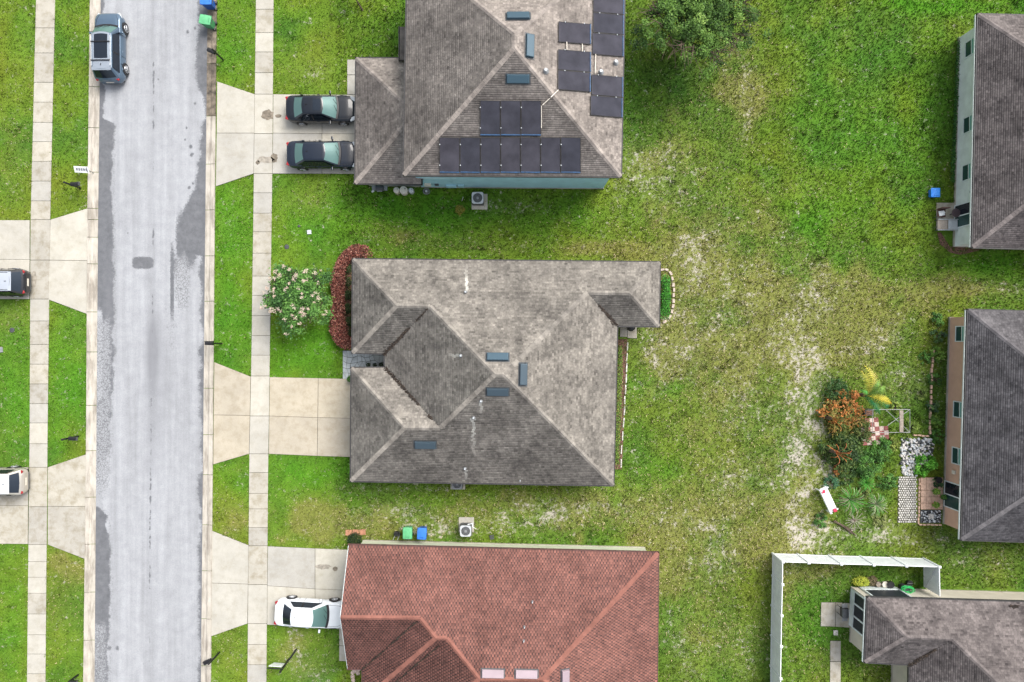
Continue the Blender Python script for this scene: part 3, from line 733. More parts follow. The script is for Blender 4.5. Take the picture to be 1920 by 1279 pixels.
# roof-mounted bits
def on_plane_box(name, rf, pl, px, py, su, sv, h, mat_, parent, off=.03, bevel=.02, rot=0, base=None):
    p = rf.hit(pl, px, py); P = rf.pl[pl]; u, v, n = P[3], P[4], rf.nrm(pl)
    Mx = Matrix((u, v, n)).transposed()
    m = MB(); m.box(p + n * (off + h / 2), (su, sv, h), M=Mx, top=.94)
    o = m.build(name, mat_, parent, bevel=bevel)
    if base is not None: MB().box(p + n * (off * .8), (su + .12, sv + .12, .03), M=Mx).build('flashing', base, o)
    return o, p, Mx
def vent_pipe(rf, pl, px, py, parent, hgt=.35, r=.05):
    p = rf.hit(pl, px, py)
    o = MB().tube(p, p + Vector((0, 0, hgt)), r, r, 10).build('vent_pipe', M['lgrey'], parent, smooth=40)
    MB().lathe([(r * 2.2, 0), (r * 2.0, .03), (r * 1.1, .12)], p + Vector((0, 0, .01)), 12).build('pipe_boot', M['mgrey'], o, smooth=40)

# ---------- central house
Z = 2.6
rf = Roof(Z); e = {k_: g2(*p, Z) for k_, p in dict(A=(662, 486), B=(1237, 492), C=(1235, 612), D=(1157, 611), E=(1150, 910), F=(658, 902), G=(659, 690), H=(722, 689.5), I=(722, 663), J=(661, 661.5)).items()}
for nm, a, b in (('N', 'B', 'A'), ('W1', 'A', 'J'), ('S1', 'J', 'I'), ('Wd', 'I', 'H'), ('N2', 'H', 'G'), ('W2', 'G', 'F'), ('S', 'F', 'E'), ('E', 'E', 'D'), ('S2', 'D', 'C'), ('E2', 'C', 'B')): rf.plane(nm, e[a], e[b])
r1, r2 = rf.x3('W1', 'N', 'S1'), rf.x3('N', 'S1', 'Wd'); r3, r4 = rf.x3('W2', 'N2', 'S'), rf.x3('N2', 'S', 'Wd')
aw, ae = rf.x3('Wd', 'N', 'S'), rf.x3('E', 'N', 'S'); r5, r6 = rf.x3('E2', 'N', 'S2'), rf.x3('N', 'S2', 'E')
if aw.x > ae.x: aw = ae = (aw + ae) / 2
E_ = {k_: v3(p, Z) for k_, p in e.items()}
faces = {'N': [E_['A'], r1, r2, aw, ae, r6, r5, E_['B']][::-1], 'W1': [E_['A'], E_['J'], r1], 'S1': [E_['J'], E_['I'], r2, r1], 'Wd': [E_['I'], E_['H'], r4, aw, r2],
         'N2': [E_['H'], E_['G'], r3, r4], 'W2': [E_['G'], E_['F'], r3], 'S': [E_['F'], E_['E'], ae, aw, r4, r3], 'E': [E_['E'], E_['D'], r6, ae], 'S2': [E_['D'], E_['C'], r5, r6], 'E2': [E_['C'], E_['B'], r5]}
caps = [(E_['A'], r1, 'N', 'W1'), (E_['J'], r1, 'S1', 'W1'), (r1, r2, 'N', 'S1'), (r2, aw, 'N', 'Wd'), (aw, ae, 'N', 'S'), (E_['G'], r3, 'N2', 'W2'), (E_['F'], r3, 'S', 'W2'), (r3, r4, 'N2', 'S'), (r4, aw, 'S', 'Wd'),
        (E_['E'], ae, 'S', 'E'), (ae, r6, 'N', 'E'), (r6, r5, 'N', 'S2'), (r5, E_['B'], 'N', 'E2'), (r5, E_['C'], 'S2', 'E2')]
stk = {'N': [(rf.hit('N', 873, 548), .10, 2.0)], 'S': [(rf.hit('S', 887, 785), .11, 2.6), (rf.hit('S', 902, 752), .09, .9), (rf.hit('S', 872, 880), .09, .9)], 'Wd': [(rf.hit('Wd', 866, 667), .10, .9)]}
eave = [e[c] for c in 'AJIHGFEDCB']
hc, roofc, wallc = house('central house with light grey shingled hip roof and flagstone entry notch', rf, eave, faces, caps, M['sh_mid'], M['wall_beige'], M['trim_dark'], streaks=stk,
    valley=[(E_['I'], E_['I'].lerp(r2, .55), .22, 420), (E_['H'].lerp(r4, 0), E_['H'].lerp(r4, .62), .18, 420), (E_['H'].lerp(r4, .8), E_['H'].lerp(r4, .86), .14, 40), (E_['D'], E_['D'].lerp(r6, .62), .16, 320), (E_['I'].lerp(r2, .7), E_['I'].lerp(r2, .95), .08, 60)])
for pl, px, py, su, sv in (('N', 933, 670, 1.36, .5), ('E', 980, 702, 1.36, .5), ('S', 933, 734, 1.36, .5), ('S', 797.5, 833.5, 1.36, .5)):
    on_plane_box('roof_vent', rf, pl, px, py, su, sv, .16, M['vent_blue'] if pl != 'N' else M['vent_dk'], roofc, base=M['dgrey'], bevel=.03)
for pl, px, py in (('N', 873, 548), ('S', 888, 783), ('S', 902, 752), ('S', 872, 878), ('Wd', 864, 667), ('S', 975, 901)):
    vent_pipe(rf, pl, px, py, roofc, .32 if px != 975 else .2, .055 if px != 975 else .03)
# front door in the notch, garage door on the west wing, windows on the east side
def wall_unit(parent, name, p, q, z0, z1, out, mats, frame=.07, panes=2, depth=.04, horiz=True, vertical_split=True):
    """a framed opening standing proud of a wall from p to q (xy), out = outward unit normal"""
    p, q = Vector((p[0], p[1], 0)), Vector((q[0], q[1], 0)); out = Vector((out[0], out[1], 0)); d = (q - p); L = d.length; d.normalize()
    rz = math.atan2(d.y, d.x); c = (p + q) / 2
    f = MB()
    for zz in (z0 + frame / 2, z1 - frame / 2): f.box(c + out * depth / 2 + Vector((0, 0, zz)), (L, depth + .02, frame), rz)
    for s_ in (-1, 1): f.box(c + d * (s_ * (L / 2 - frame / 2)) + out * depth / 2 + Vector((0, 0, (z0 + z1) / 2)), (frame, depth + .016, z1 - z0 - 2 * frame), rz)
    iw = (L - frame * (panes + 1)) / panes
    for i in range(1, panes): f.box(p + d * (frame / 2 + i * (iw + frame)) + out * depth / 2 + Vector((0, 0, (z0 + z1) / 2)), (frame, depth + .012, z1 - z0 - 2 * frame), rz)
    fo = f.build(name, mats[0], parent)
    for i in range(panes):
        MB().box(p + d * (frame + iw / 2 + i * (iw + frame)) + out * depth * .25 + Vector((0, 0, (z0 + z1) / 2)), (iw, depth * .5, z1 - z0 - 2 * frame), rz).build('pane', mats[1 + i % (len(mats) - 1)], fo)
    return fo
ov = .42
xg = e['G'][0] + ov
yy0, yy1 = e['G'][1] - 1.2, e['F'][1] + 1.2
gd = thing.__call__ and None
f = MB(); f.box((xg - .03, (yy0 + yy1) / 2, 1.1), (.06, yy0 - yy1, 2.2)); gdo = f.build('garage_door', M['trim_white'], hc)
for i in range(1, 4): MB().box((xg - .065, (yy0 + yy1) / 2, .55 * i), (.012, yy0 - yy1 - .1, .03)).build('door_seam', M['mgrey'], gdo)
xn = e['I'][0] + ov
wall_unit(hc, 'front_door', (xn, (e['I'][1] + e['H'][1]) / 2 - .45), (xn, (e['I'][1] + e['H'][1]) / 2 + .45), .1, 2.15, (-1, 0), [M['trim_white'], M['terracotta']], panes=1)
for yy in (e['D'][1] - 2.2, e['D'][1] - 6.2):
    xe = e['E'][0] - ov + .0
    wall_unit(hc, 'window', (xe + .12, yy), (xe + .12, yy - 1.2), .9, 2.1, (1, 0), [M['trim_white'], M['glass_win'], M['blind']])

# ---------- house with blue walls (north)
Zt = 5.2
rt = Roof(Zt)
A, B, C_, D = (g2(762, 0, Zt)[0], 24.0), g2(757, 328, Zt), g2(1164, 331, Zt), (g2(1171, 0, Zt)[0], 24.1)
A = (A[0] + .08, 24.0); D = (D[0] + .05, 24.1)
for nm, a, b in (('W', A, B), ('S', B, C_), ('E', C_, D), ('N', D, A)): rt.plane(nm, a, b)
s1_, s2_ = rt.x3('W', 'S', 'E'), rt.x3('W', 'N', 'E'); 
if s1_.y > s2_.y: s1_ = s2_ = (s1_ + s2_) / 2
a3, b3, c3_, d3 = (v3(p, Zt) for p in (A, B, C_, D))
faces = {'W': [a3, b3, s1_, s2_], 'S': [b3, c3_, s1_], 'E': [c3_, d3, s2_, s1_], 'N': [d3, a3, s2_]}
caps = [(b3, s1_, 'W', 'S'), (c3_, s1_, 'S', 'E'), (s1_, s2_, 'W', 'E'), (s2_, a3, 'W', 'N'), (s2_, d3, 'N', 'E')]
h1, roof1, wall1 = house('two storey blue walled house with solar pool heating panels on its taupe roof', rt, [A, B, C_, D], faces, caps, M['sh_house1'], M['wall_blue'], M['trim_dark'], overhang=.40, soffit=M['soffit_blue'])
# garage wing roof of the same house
rg = Roof(Z)
ga, gb, gc, gd_ = g2(668, 109.5, Z), g2(666, 343.5, Z), g2(790, 345, Z), g2(790, 109.5, Z)
for nm, a, b in (('W', ga, gb), ('S', gb, gc), ('N', gd_, ga)): rg.plane(nm, a, b)
k1 = rg.x3('W', 'S', 'N'); k2_ = Vector((gc[0], k1.y, k1.z))
G3 = [v3(p, Z) for p in (ga, gb, gc, gd_)]
faces = {'W': [G3[0], G3[1], k1], 'S': [G3[1], G3[2], k2_, k1], 'N': [G3[3], G3[0], k1, k2_]}
faces['N'] = [G3[3], G3[0], k1, k2_]
caps = [(G3[0], k1, 'N', 'W'), (G3[1], k1, 'S', 'W'), (k1, k2_, 'N', 'S')]
house('garage', rg, [ga, gb, gc, gd_], faces, caps, M['sh_house1'], M['wall_blue'], M['trim_dark'], parent=h1, roofname='garage_roof', overhang=.42, soffit=M['soffit_blue'],
      valley=[(Vector((g2(758, 0, Z)[0] + .35, rg.hit('S', 757, 225).y + 1.5, 4.2)), Vector((g2(758, 0, Z)[0] + .3, rg.hit('S', 757, 225).y - 2, 4.0)), .12, 100)])
xg1 = ga[0] + .42
f = MB(); f.box((xg1 - .03, (ga[1] + gb[1]) / 2, 1.1), (.06, 4.9, 2.2)); gdo = f.build('garage_door', M['trim_white'], h1)
for i in range(1, 4): MB().box((xg1 - .065, (ga[1] + gb[1]) / 2, .55 * i), (.012, 4.8, .03)).build('door_seam', M['mgrey'], gdo)
# low porch roof strip on its west side
q0, q1 = G(749, 50, 3.0), G(762, 112, 3.0)
MB().box(((q0.x + q1.x) / 2 + .25, (q0.y + q1.y) / 2, 2.9), (.9, q0.y - q1.y, .16)).build('porch_roof', M['sh_house1'], h1)
MB().box((q0.x - .04, (q0.y + q1.y) / 2, 2.88), (.06, q0.y - q1.y + .06, .2)).build('fascia', M['trim_dark'], h1)
for (px, py, su, sv, pl) in ((971.5, 32, 1.36, .5, 'N'), (992.5, 87, 1.36, .5, 'E'), (971, 148, 1.36, .5, 'S')):
    on_plane_box('roof_vent', rt, pl, px, py, su, sv, .16, M['vent_dk'], roof1, base=M['dgrey'], bevel=.03)
# solar mats
def solar(px0, py0, px1, py1, pl, skew=0, hdr='b'):
    off = .06
    cs = [(px0, py0), (px1, py0 + skew), (px1, py1 + skew), (px0, py1)]
    pts = [rt.hit(pl, *c) for c in cs]; n = rt.nrm(pl); c0 = sum(pts, Vector()) / 4
    pts = [c0 + (p - c0) * .955 for p in pts]
    m = MB(); lo = [p + n * off for p in pts]; hi_ = [p + n * (off + .035) for p in pts]
    m.add(lo + hi_, [(0, 1, 2, 3), (7, 6, 5, 4), (4, 5, 1, 0), (5, 6, 2, 1), (6, 7, 3, 2), (7, 4, 0, 3)])
    o = m.build('solar_panel', M['solar'], roof1)
    edge = {'b': (3, 2), 'r': (1, 2), 't': (0, 1)}[hdr]
    a_, b_ = pts[edge[0]] + n * (off + .03), pts[edge[1]] + n * (off + .03)
    MB().tube(a_, b_, .045, n=8).build('header_pipe', M['solar_edge'], o, smooth=50)
    ed = MB()
    for i in range(4):
        if (i, (i + 1) % 4) != edge: ed.tube(pts[i] + n * (off + .03), pts[(i + 1) % 4] + n * (off + .03), .02, n=5)
    ed.build('edge_strip', M['trim_dark'], o)
    for t_ in (.2, .8):
        e0, e1 = (pts[0], pts[3]) if hdr == 'b' else (pts[0], pts[1])
        p = e0.lerp(e1, t_) + n * (off + .05); MB().lathe([(.035, 0), (.035, .03), (.015, .045)], p, 8).build('clamp', M['lgrey'], o)
xs = [824, 862.5, 901, 938.5, 976, 1013.5, 1051, 1089]
for i in range(7): solar(xs[i], 256, xs[i + 1], 324, 'S', .6)
for i in range(3): solar(900 + i * 38.3, 187, 900 + (i + 1) * 38.3, 254, 'S', .5)
for a_ in ((1110, -14, 1169, 24), (1110, 24, 1168.5, 62), (1108.5, 62, 1168, 103), (1045, 41, 1107, 80), (1044, 93, 1107, 132), (1044, 132, 1106.5, 169), (1107, 140, 1167, 179), (1105, 179, 1166, 217)):
    solar(*a_, 'E', 5, 'r')
def rpipe(pts, pl, r=.03):
    n = rt.nrm(pl)
    for a_, b_ in zip(pts[:-1], pts[1:]):
        MB().tube(rt.hit(pl, *a_) + n * .12, rt.hit(pl, *b_) + n * .12, r, n=7).build('pvc_pipe', M['pipe'], roof1, smooth=50)
rpipe([(1061, 80), (1061, 95)], 'E'); rpipe([(1090, 84), (1090, 98)], 'E'); rpipe([(1115, 103), (1114, 139)], 'E'); rpipe([(1045, 170), (1031, 184)], 'E'); rpipe([(1031, 184), (1017, 197)], 'S'); rpipe([(1015, 198), (1015, 240)], 'S', .025)
for px, py in ((1023, 134), (1126, 136), (1154, 118)): vent_pipe(rt, 'E', px, py, roof1, .3, .09)
# meters, pipes on the south wall
yw = B[1] + .40
for (x0, w, z0, hh, mt, dp) in ((806, .42, 1.0, .35, 'cream', .16), (822, .25, .9, .3, 'dgrey', .1), (848, .7, .5, .5, 'wall_blue', .14), (866, .4, .5, .5, 'wall_blue', .12)):
    X = (x0 - 960) / k; MB().box((X, yw - dp / 2 - .01, z0 + hh / 2), (w, dp, hh)).build('meter_box', M[mt], h1, bevel=.01)
for x0 in (799, 852, 921, 951): 
    X = (x0 - 960) / k; MB().tube((X, yw - .03, .4), (X, yw - .03, Zt - .3), .018, n=6).build('conduit', M['wall_blue'], h1)
MB().box(((C_[0] + B[0]) / 2, yw - .012, 2.75), (C_[0] - B[0] - 1.0, .02, .16)).build('band_trim', M['soffit_blue'], h1)
wall_unit(h1, 'window', ((C_[0] - .4), 14.0), ((C_[0] - .4), 12.8), 3.2, 4.5, (1, 0), [M['trim_white'], M['glass_win']])

# ---------- red roofed house (south)
rr = Roof(Z)
na, nb = g2(654, 1022.5, Z), g2(1234, 1037, Z)
xr_ = nb[0]; xa = -9.64; xgb = (na[0] + g2(650, 1254, Z)[0]) / 2; ys1 = g2(0, 1254, Z)[1]
rr.plane('N', nb, na); rr.plane('S1', (xgb, ys1), (xa, ys1)); rr.plane('Wa', (xa, ys1), (xa, -23.25)); rr.plane('Sx', (xa, -23.25), (-8.95, -23.25)); rr.plane('Wb', (-8.95, -23.25), (-8.95, -27.4)); rr.plane('S', (-8.95, -27.4), (xr_ - .15, -27.4)); rr.plane('E', (xr_ - .15, -27.4), nb, .385)
t0 = rr.x3('N', 'S1', 'Wa')
na3, nb3 = v3(na, Z), v3(nb, Z)
rdg = Vector((xgb - .05, t0.y + (xgb - t0.x) * (nb[1] - na[1]) / (nb[0] - na[0]) * .5, 0)); rdg.z = (rr.z('N', rdg.x, rdg.y) + rr.z('S1', rdg.x, rdg.y)) / 2
t1, t2_, t3, t4 = rr.x3('N', 'Wa', 'Sx'), rr.x3('N', 'Sx', 'Wb'), rr.x3('N', 'Wb', 'S'), rr.x3('N', 'E', 'S')
q = lambda x, y: Vector((x, y, Z))
P1, P2, P3, P4, P5, P6, P7 = q(xgb, ys1), q(xa, ys1), q(xa, -23.25), q(-8.95, -23.25), q(-8.95, -27.4), q(xr_ - .15, -27.4), nb3
faces = {'N': [P7, na3, rdg, t0, t1, t2_, t3, t4], 'S1': [P1, P2, t0, rdg], 'Wa': [P2, P3, t1, t0], 'Sx': [P3, P4, t2_, t1], 'Wb': [P4, P5, t3, t2_], 'S': [P5, P6, t4, t3], 'E': [P6, P7, t4]}
caps = [(rdg, t0, 'N', 'S1'), (t0, t1, 'N', 'Wa'), (t1, t2_, 'N', 'Sx'), (P3, t1, 'Sx', 'Wa'), (t2_, t3, 'N', 'Wb'), (t3, t4, 'N', 'S'), (P7, t4, 'N', 'E'), (P5, t3, 'Wb', 'S'), (P6, t4, 'S', 'E')]
eave = [(na[0], na[1]), (xgb, ys1), (xa, ys1), (xa, -23.25), (-8.95, -23.25), (-8.95, -27.4), (xr_ - .15, -27.4), (nb[0], nb[1])]
h2, roof2, wall2 = house('sage walled house with bright terracotta red shingled roof', rr, eave, faces, caps, M['sh_red'], M['wall_green'], M['trim_brown'], tabw=.20, expo=.155, checker=True, overhang=.40, soffit=M['wall_green'], capmat=M['sh_redcap'], gutter={'edges': [], 'mat': M['trim_white'], 'skip': [0]},
    valley=[(P2, P2.lerp(t0, .95), .10, 260), (P4, P4.lerp(t2_, .9), .08, 260)])
# gable end wall + barge boards
MB().add([q(xgb + .4, ys1 + .4), q(xgb + .4, na[1] - .4), Vector((xgb + .4, rdg.y, rdg.z - .2))], [(0, 1, 2)]).build('gable_wall', M['wall_green'], h2)
for a_, b_ in ((na3, rdg), (P1, rdg)):
    d = b_ - a_; m = MB(); u_ = Vector((-.04, 0, 0)); m.add([a_ + u_, b_ + u_, b_ + u_ + Vector((0, 0, -.2)), a_ + u_ + Vector((0, 0, -.2)), a_, b_, b_ + Vector((0, 0, -.2)), a_ + Vector((0, 0, -.2))], [(0, 1, 2, 3), (7, 6, 5, 4), (4, 5, 1, 0), (3, 2, 6, 7), (0, 3, 7, 4), (1, 5, 6, 2)]).build('barge_board', M['trim_white'], roof2)
for pl, px, py, su, sv in (('N', 924, 1263.5, 1.36, .5), ('N', 987, 1264.5, 1.36, .5), ('E', 1059, 1276, 1.36, .5)):
    on_plane_box('roof_vent', rr, pl, px, py, su, sv, .16, M['vent_pink'], roof2, base=M['dgrey'], bevel=.02)
for px, py in ((998, 1128), (982, 1201), (983, 1175)): vent_pipe(rr, 'N', px, py, roof2, .22, .035)
xgd = xa + .42
f = MB(); f.box((xgb + .4 - .03, -15.4 - 1.6, 1.1), (.06, 4.9, 2.2)); gdo = f.build('garage_door', M['trim_white'], h2)
for i in range(1, 4): MB().box((xgb + .4 - .065, -17.0, .55 * i), (.012, 4.8, .03)).build('door_seam', M['mgrey'], gdo)
ynw = na[1] - .40
wx0, wx1 = (891 - 960) * .0349, (918 - 960) * .0349
yw_ = na[1] + (nb[1] - na[1]) * ((wx0 - na[0]) / (nb[0] - na[0])) - .40
wall_unit(h2, 'window', (wx1, yw_), (wx0, yw_), 1.25, 2.2, (0, 1), [M['trim_white'], M['glass_win']], panes=1)

# ---------- three houses on the right
def right_house(label, nw, sw, mat_sh, mat_wall, windows, tone):
    r_ = Roof(Z); a, b = g2(*nw, Z), g2(*sw, Z); dx = (a[0] - b[0]) / (a[1] - b[1]); W_ = 14.0
    ux = Vector((1, -dx)) .normalized()
    c_ = (b[0] + ux.x * W_, b[1] + ux.y * W_); d_ = (a[0] + ux.x * W_, a[1] + ux.y * W_)
    for nm, p, q_ in (('W', a, b), ('S', b, c_), ('E', c_, d_), ('N', d_, a)): r_.plane(nm, p, q_)
    # ridge runs either way; choose
    e1 = r_.x3('W', 'S', 'N'); e2 = r_.x3('E', 'S', 'N'); A_, B_, C2, D_ = (v3(p, Z) for p in (a, b, c_, d_))
    if e1.x < e2.x:
        faces = {'W': [A_, B_, e1], 'S': [B_, C2, e2, e1], 'E': [C2, D_, e2], 'N': [D_, A_, e1, e2]}
        caps = [(A_, e1, 'W', 'N'), (B_, e1, 'W', 'S'), (e1, e2, 'N', 'S'), (C2, e2, 'E', 'S'), (D_, e2, 'E', 'N')]
    else:
        e1 = r_.x3('W', 'E', 'N'); e2 = r_.x3('W', 'E', 'S')
        faces = {'W': [A_, B_, e2, e1], 'S': [B_, C2, e2], 'E': [C2, D_, e1, e2], 'N': [D_, A_, e1]}
        caps = [(A_, e1, 'W', 'N'), (B_, e2, 'W', 'S'), (e1, e2, 'W', 'E'), (C2, e2, 'E', 'S'), (D_, e1, 'E', 'N')]
    h, roof, wall = house(label, r_, [a, b, c_, d_], faces, caps, mat_sh, mat_wall, M['trim_dark'], overhang=.40, gutter={'edges': [0], 'mat': M['trim_white']}, soffit=M['trim_white'])
    # windows on the west wall: (py_top, py_bottom at the ground line, z0, z1)
    def wallx(y): return b[0] + (y - b[1]) * dx + .40
    for (y0, y1, z0, z1, kind) in windows:
        zc = (z0 + z1) / 2; Y0, Y1 = G(0, y0, zc).y, G(0, y1, zc).y
        if kind == 'win': wall_unit(h, 'window', (wallx(Y0), Y0), (wallx(Y1), Y1), z0, z1, (-1, 0), [M['trim_white'], M['glass_win'], M['glass_win']], panes=1, frame=.06)
        elif kind == 'door': wall_unit(h, 'sliding_door', (wallx(Y0), Y0), (wallx(Y1), Y1), z0, z1, (-1, 0), [M['trim_white'], M['glass_tint'], M['glass_win']], panes=2, frame=.07)
        elif kind == 'lamp':
            MB().box((wallx(Y0) - .08, (Y0 + Y1) / 2, zc), (.16, .14, .3)).build('wall_lamp', M['black'], h, bevel=.02)
        elif kind == 'box':
            MB().box((wallx(Y0) - .06, (Y0 + Y1) / 2, zc), (.12, .25, .3)).build('meter_box', M['cream'], h, bevel=.02)
    # second sash of each window: mid rail and a paler upper pane
    for (y0, y1, z0, z1, kind) in windows:
        if kind == 'win':
            zq = (z0 + z1) / 2; Ya, Yb = G(0, y0, zq).y, G(0, y1, zq).y
            MB().box((wallx((Ya + Yb) / 2) - .028, (Ya + Yb) / 2, (zq + z1) / 2 - .02), (.02, abs(Ya - Yb) - .14, (z1 - z0) / 2 - .1)).build('upper_pane', M['blind'], h)
            zc = (z0 + z1) / 2; Y = (G(0, y0, zc).y + G(0, y1, zc).y) / 2
            MB().box((wallx(Y) - .03, Y, zc), (.05, abs(G(0, y0, zc).y - G(0, y1, zc).y) - .1, .05)).build('sash_rail', M['trim_white'], h)
    return h, r_, roof, wallx
h4, r4_, roof4, wx4 = right_house('pale grey walled house at top right with taupe hip roof', (1834, 27), (1823.5, 463.5), M['sh_umber'], M['wall_white'], [(72, 103, 0.8, 2.15, 'win'), (216, 247, 0.8, 2.15, 'win'), (306, 337, 0.8, 2.15, 'win'), (380, 425, .1, 2.15, 'door'), (356, 362, 1.8, 2.1, 'lamp')], 0)
h5, r5_, roof5, wx5 = right_house('brown walled house on the right with dark charcoal hip roof', (1815.5, 581), (1803, 1012), M['sh_dark'], M['wall_brown'], [(611, 641, 0.8, 2.15, 'win'), (753, 784, 0.8, 2.15, 'win'), (840, 872, 0.8, 2.15, 'win'), (906, 956, .1, 2.2, 'door'), (897, 903, 1.8, 2.1, 'lamp'), (882, 889, .9, 1.3, 'box')], 0)

# house with the screened porch, bottom right
r6r = Roof(Z); a, b, c_, d_, e_, f_ = g2(1627, 1120.5, Z), g2(1622, 1241.5, Z), g2(1706, 1246, Z), g2(1704, 1400, Z), g2(2150, 1400, Z), g2(2150, 1136, Z)
rn = r6r
for nm, p, q_ in (('N', f_, a), ('W', a, b), ('S1', b, c_), ('Wb', c_, d_), ('S', d_, e_), ('E', e_, f_)): rn.plane(nm, p, q_)
u0, u1 = rn.x3('N', 'W', 'S1'), rn.x3('N', 'S1', 'Wb'); u2, u3 = rn.x3('N', 'Wb', 'S'), rn.x3('N', 'E', 'S')
A_, B_, C2, D_, E2, F2 = (v3(p, Z) for p in (a, b, c_, d_, e_, f_))
faces = {'N': [F2, A_, u0, u1, u2, u3], 'W': [A_, B_, u0], 'S1': [B_, C2, u1, u0], 'Wb': [C2, D_, u2, u1], 'S': [D_, E2, u3, u2], 'E': [E2, F2, u3]}
caps = [(A_, u0, 'N', 'W'), (B_, u0, 'S1', 'W'), (u0, u1, 'N', 'S1'), (u1, u2, 'N', 'Wb'), (u2, u3, 'N', 'S'), (D_, u2, 'Wb', 'S'), (E2, u3, 'S', 'E'), (F2, u3, 'N', 'E')]
h6, roof6, wall6 = house('beige house with taupe roof and screened porch inside the white fence', rn, [a, b, c_, d_, e_, f_], faces, caps, M['sh_umber'], M['wall_beige'], M['trim_dark'], overhang=.25, gutter={'edges': [1], 'mat': M['trim_white'], 'edges': [0]}, soffit=M['trim_white'],
    valley=[(C2, C2.lerp(u1, .6), .24, 420), (G(1893, 1136, 2.72), G(1908, 1137, 2.72), .2, 90)])
# porch screens: west side (three bays over a kick panel) and north side
def screen(parent, p, q_, out, bays):
    p, q_ = Vector((*p, 0)), Vector((*q_, 0)); d = (q_ - p); L = d.length; d.normalize(); rz = math.atan2(d.y, d.x); out = Vector((*out, 0)); c0 = (p + q_) / 2
    f = MB(); f.box(c0 + out * .05 + Vector((0, 0, 2.42)), (L, .12, .12), rz); f.box(c0 + out * .04 + Vector((0, 0, .28)), (L, .09, .56), rz)
    w = L / bays
    for i in range(bays + 1):
        s_ = min(max(i * w, .05), L - .05); f.box(p + d * s_ + out * .05 + Vector((0, 0, 1.46)), (.09, .116, 1.8), rz)
    so_ = f.build('porch_screen', M['trim_white'], parent)
    for i in range(bays): MB().box(p + d * ((i + .5) * w) + out * .025 + Vector((0, 0, 1.46)), (w - .1, .05, 1.78), rz).build('screen_panel', M['glass_dark'], so_)
xw = a[0] + .25; screen(h6, (xw, a[1] - .3), (b[0] + .27, b[1] + 1.35), (-1, 0), 3)
screen(h6, (xw + .45, a[1] - .28), (xw + 3.0, a[1] - .30), (0, 1), 1)
MB().box((xw - .02, a[1] - .26, 1.25), (.12, .12, 2.5)).build('corner_post', M['wall_beige'], h6)

# ------------------------------------------------------------------ WHITE FENCE
FZ = 1.8
fp_top = [(1463.5, 1333), (1463.5, 1272), (1464.5, 1212), (1465.5, 1154), (1467, 1096), (1467.5, 1053.5), (1516, 1055), (1577, 1057.5), (1638, 1059), (1699, 1061), (1761, 1063), (1762.5, 1120)]
fpts = [G(x, y, FZ) for x, y in fp_top]
fence = thing('vinyl_fence', 'white vinyl privacy fence around the yard at bottom right', 'fence', (fpts[5].x, fpts[5].y, 0))
for p in fpts:
    if p is fpts[-1]: continue
    o = MB().box((p.x, p.y, .93), (.13, .13, 1.86)).build('post', M['white'], fence)
    MB().lathe([(.12, 0), (.12, .03), (.02, .08)], (p.x, p.y, 1.86), 4, M=Matrix.Rotation(R(45), 3, 'Z')).build('post_cap', M['whitecap'], o)
for p, q_ in zip(fpts[:-1], fpts[1:]):
    d = q_ - p; L = d.length - .13; rz = math.atan2(d.y, d.x); c0 = (p + q_) / 2
    m = MB(); nb_ = max(2, round(L / .152)); w = L / nb_; dn_ = d.normalized()
    for i in range(nb_):
        cc_ = p + dn_ * (.065 + (i + .5) * w); m.box((cc_.x, cc_.y, .93), (w - .008, .022 + .0, 1.62), rz)
    o = m.build('board_panel', M['white'], fence); o['kind'] = 'stuff'
    MB().box((c0.x, c0.y, 1.77), (L, .045, .09), rz).build('top_rail', M['whitecap'], fence)
    MB().box((c0.x, c0.y, .10), (L, .045, .12), rz).build('bottom_rail', M['whitecap'], fence)
# gate brace on the short east side
p, q_ = fpts[-2], fpts[-1]
MB().tube((p.x - .05, p.y, 1.65), (q_.x - .05, q_.y + .1, .25), .022, n=6).build('gate_brace', M['lgrey'], fence)

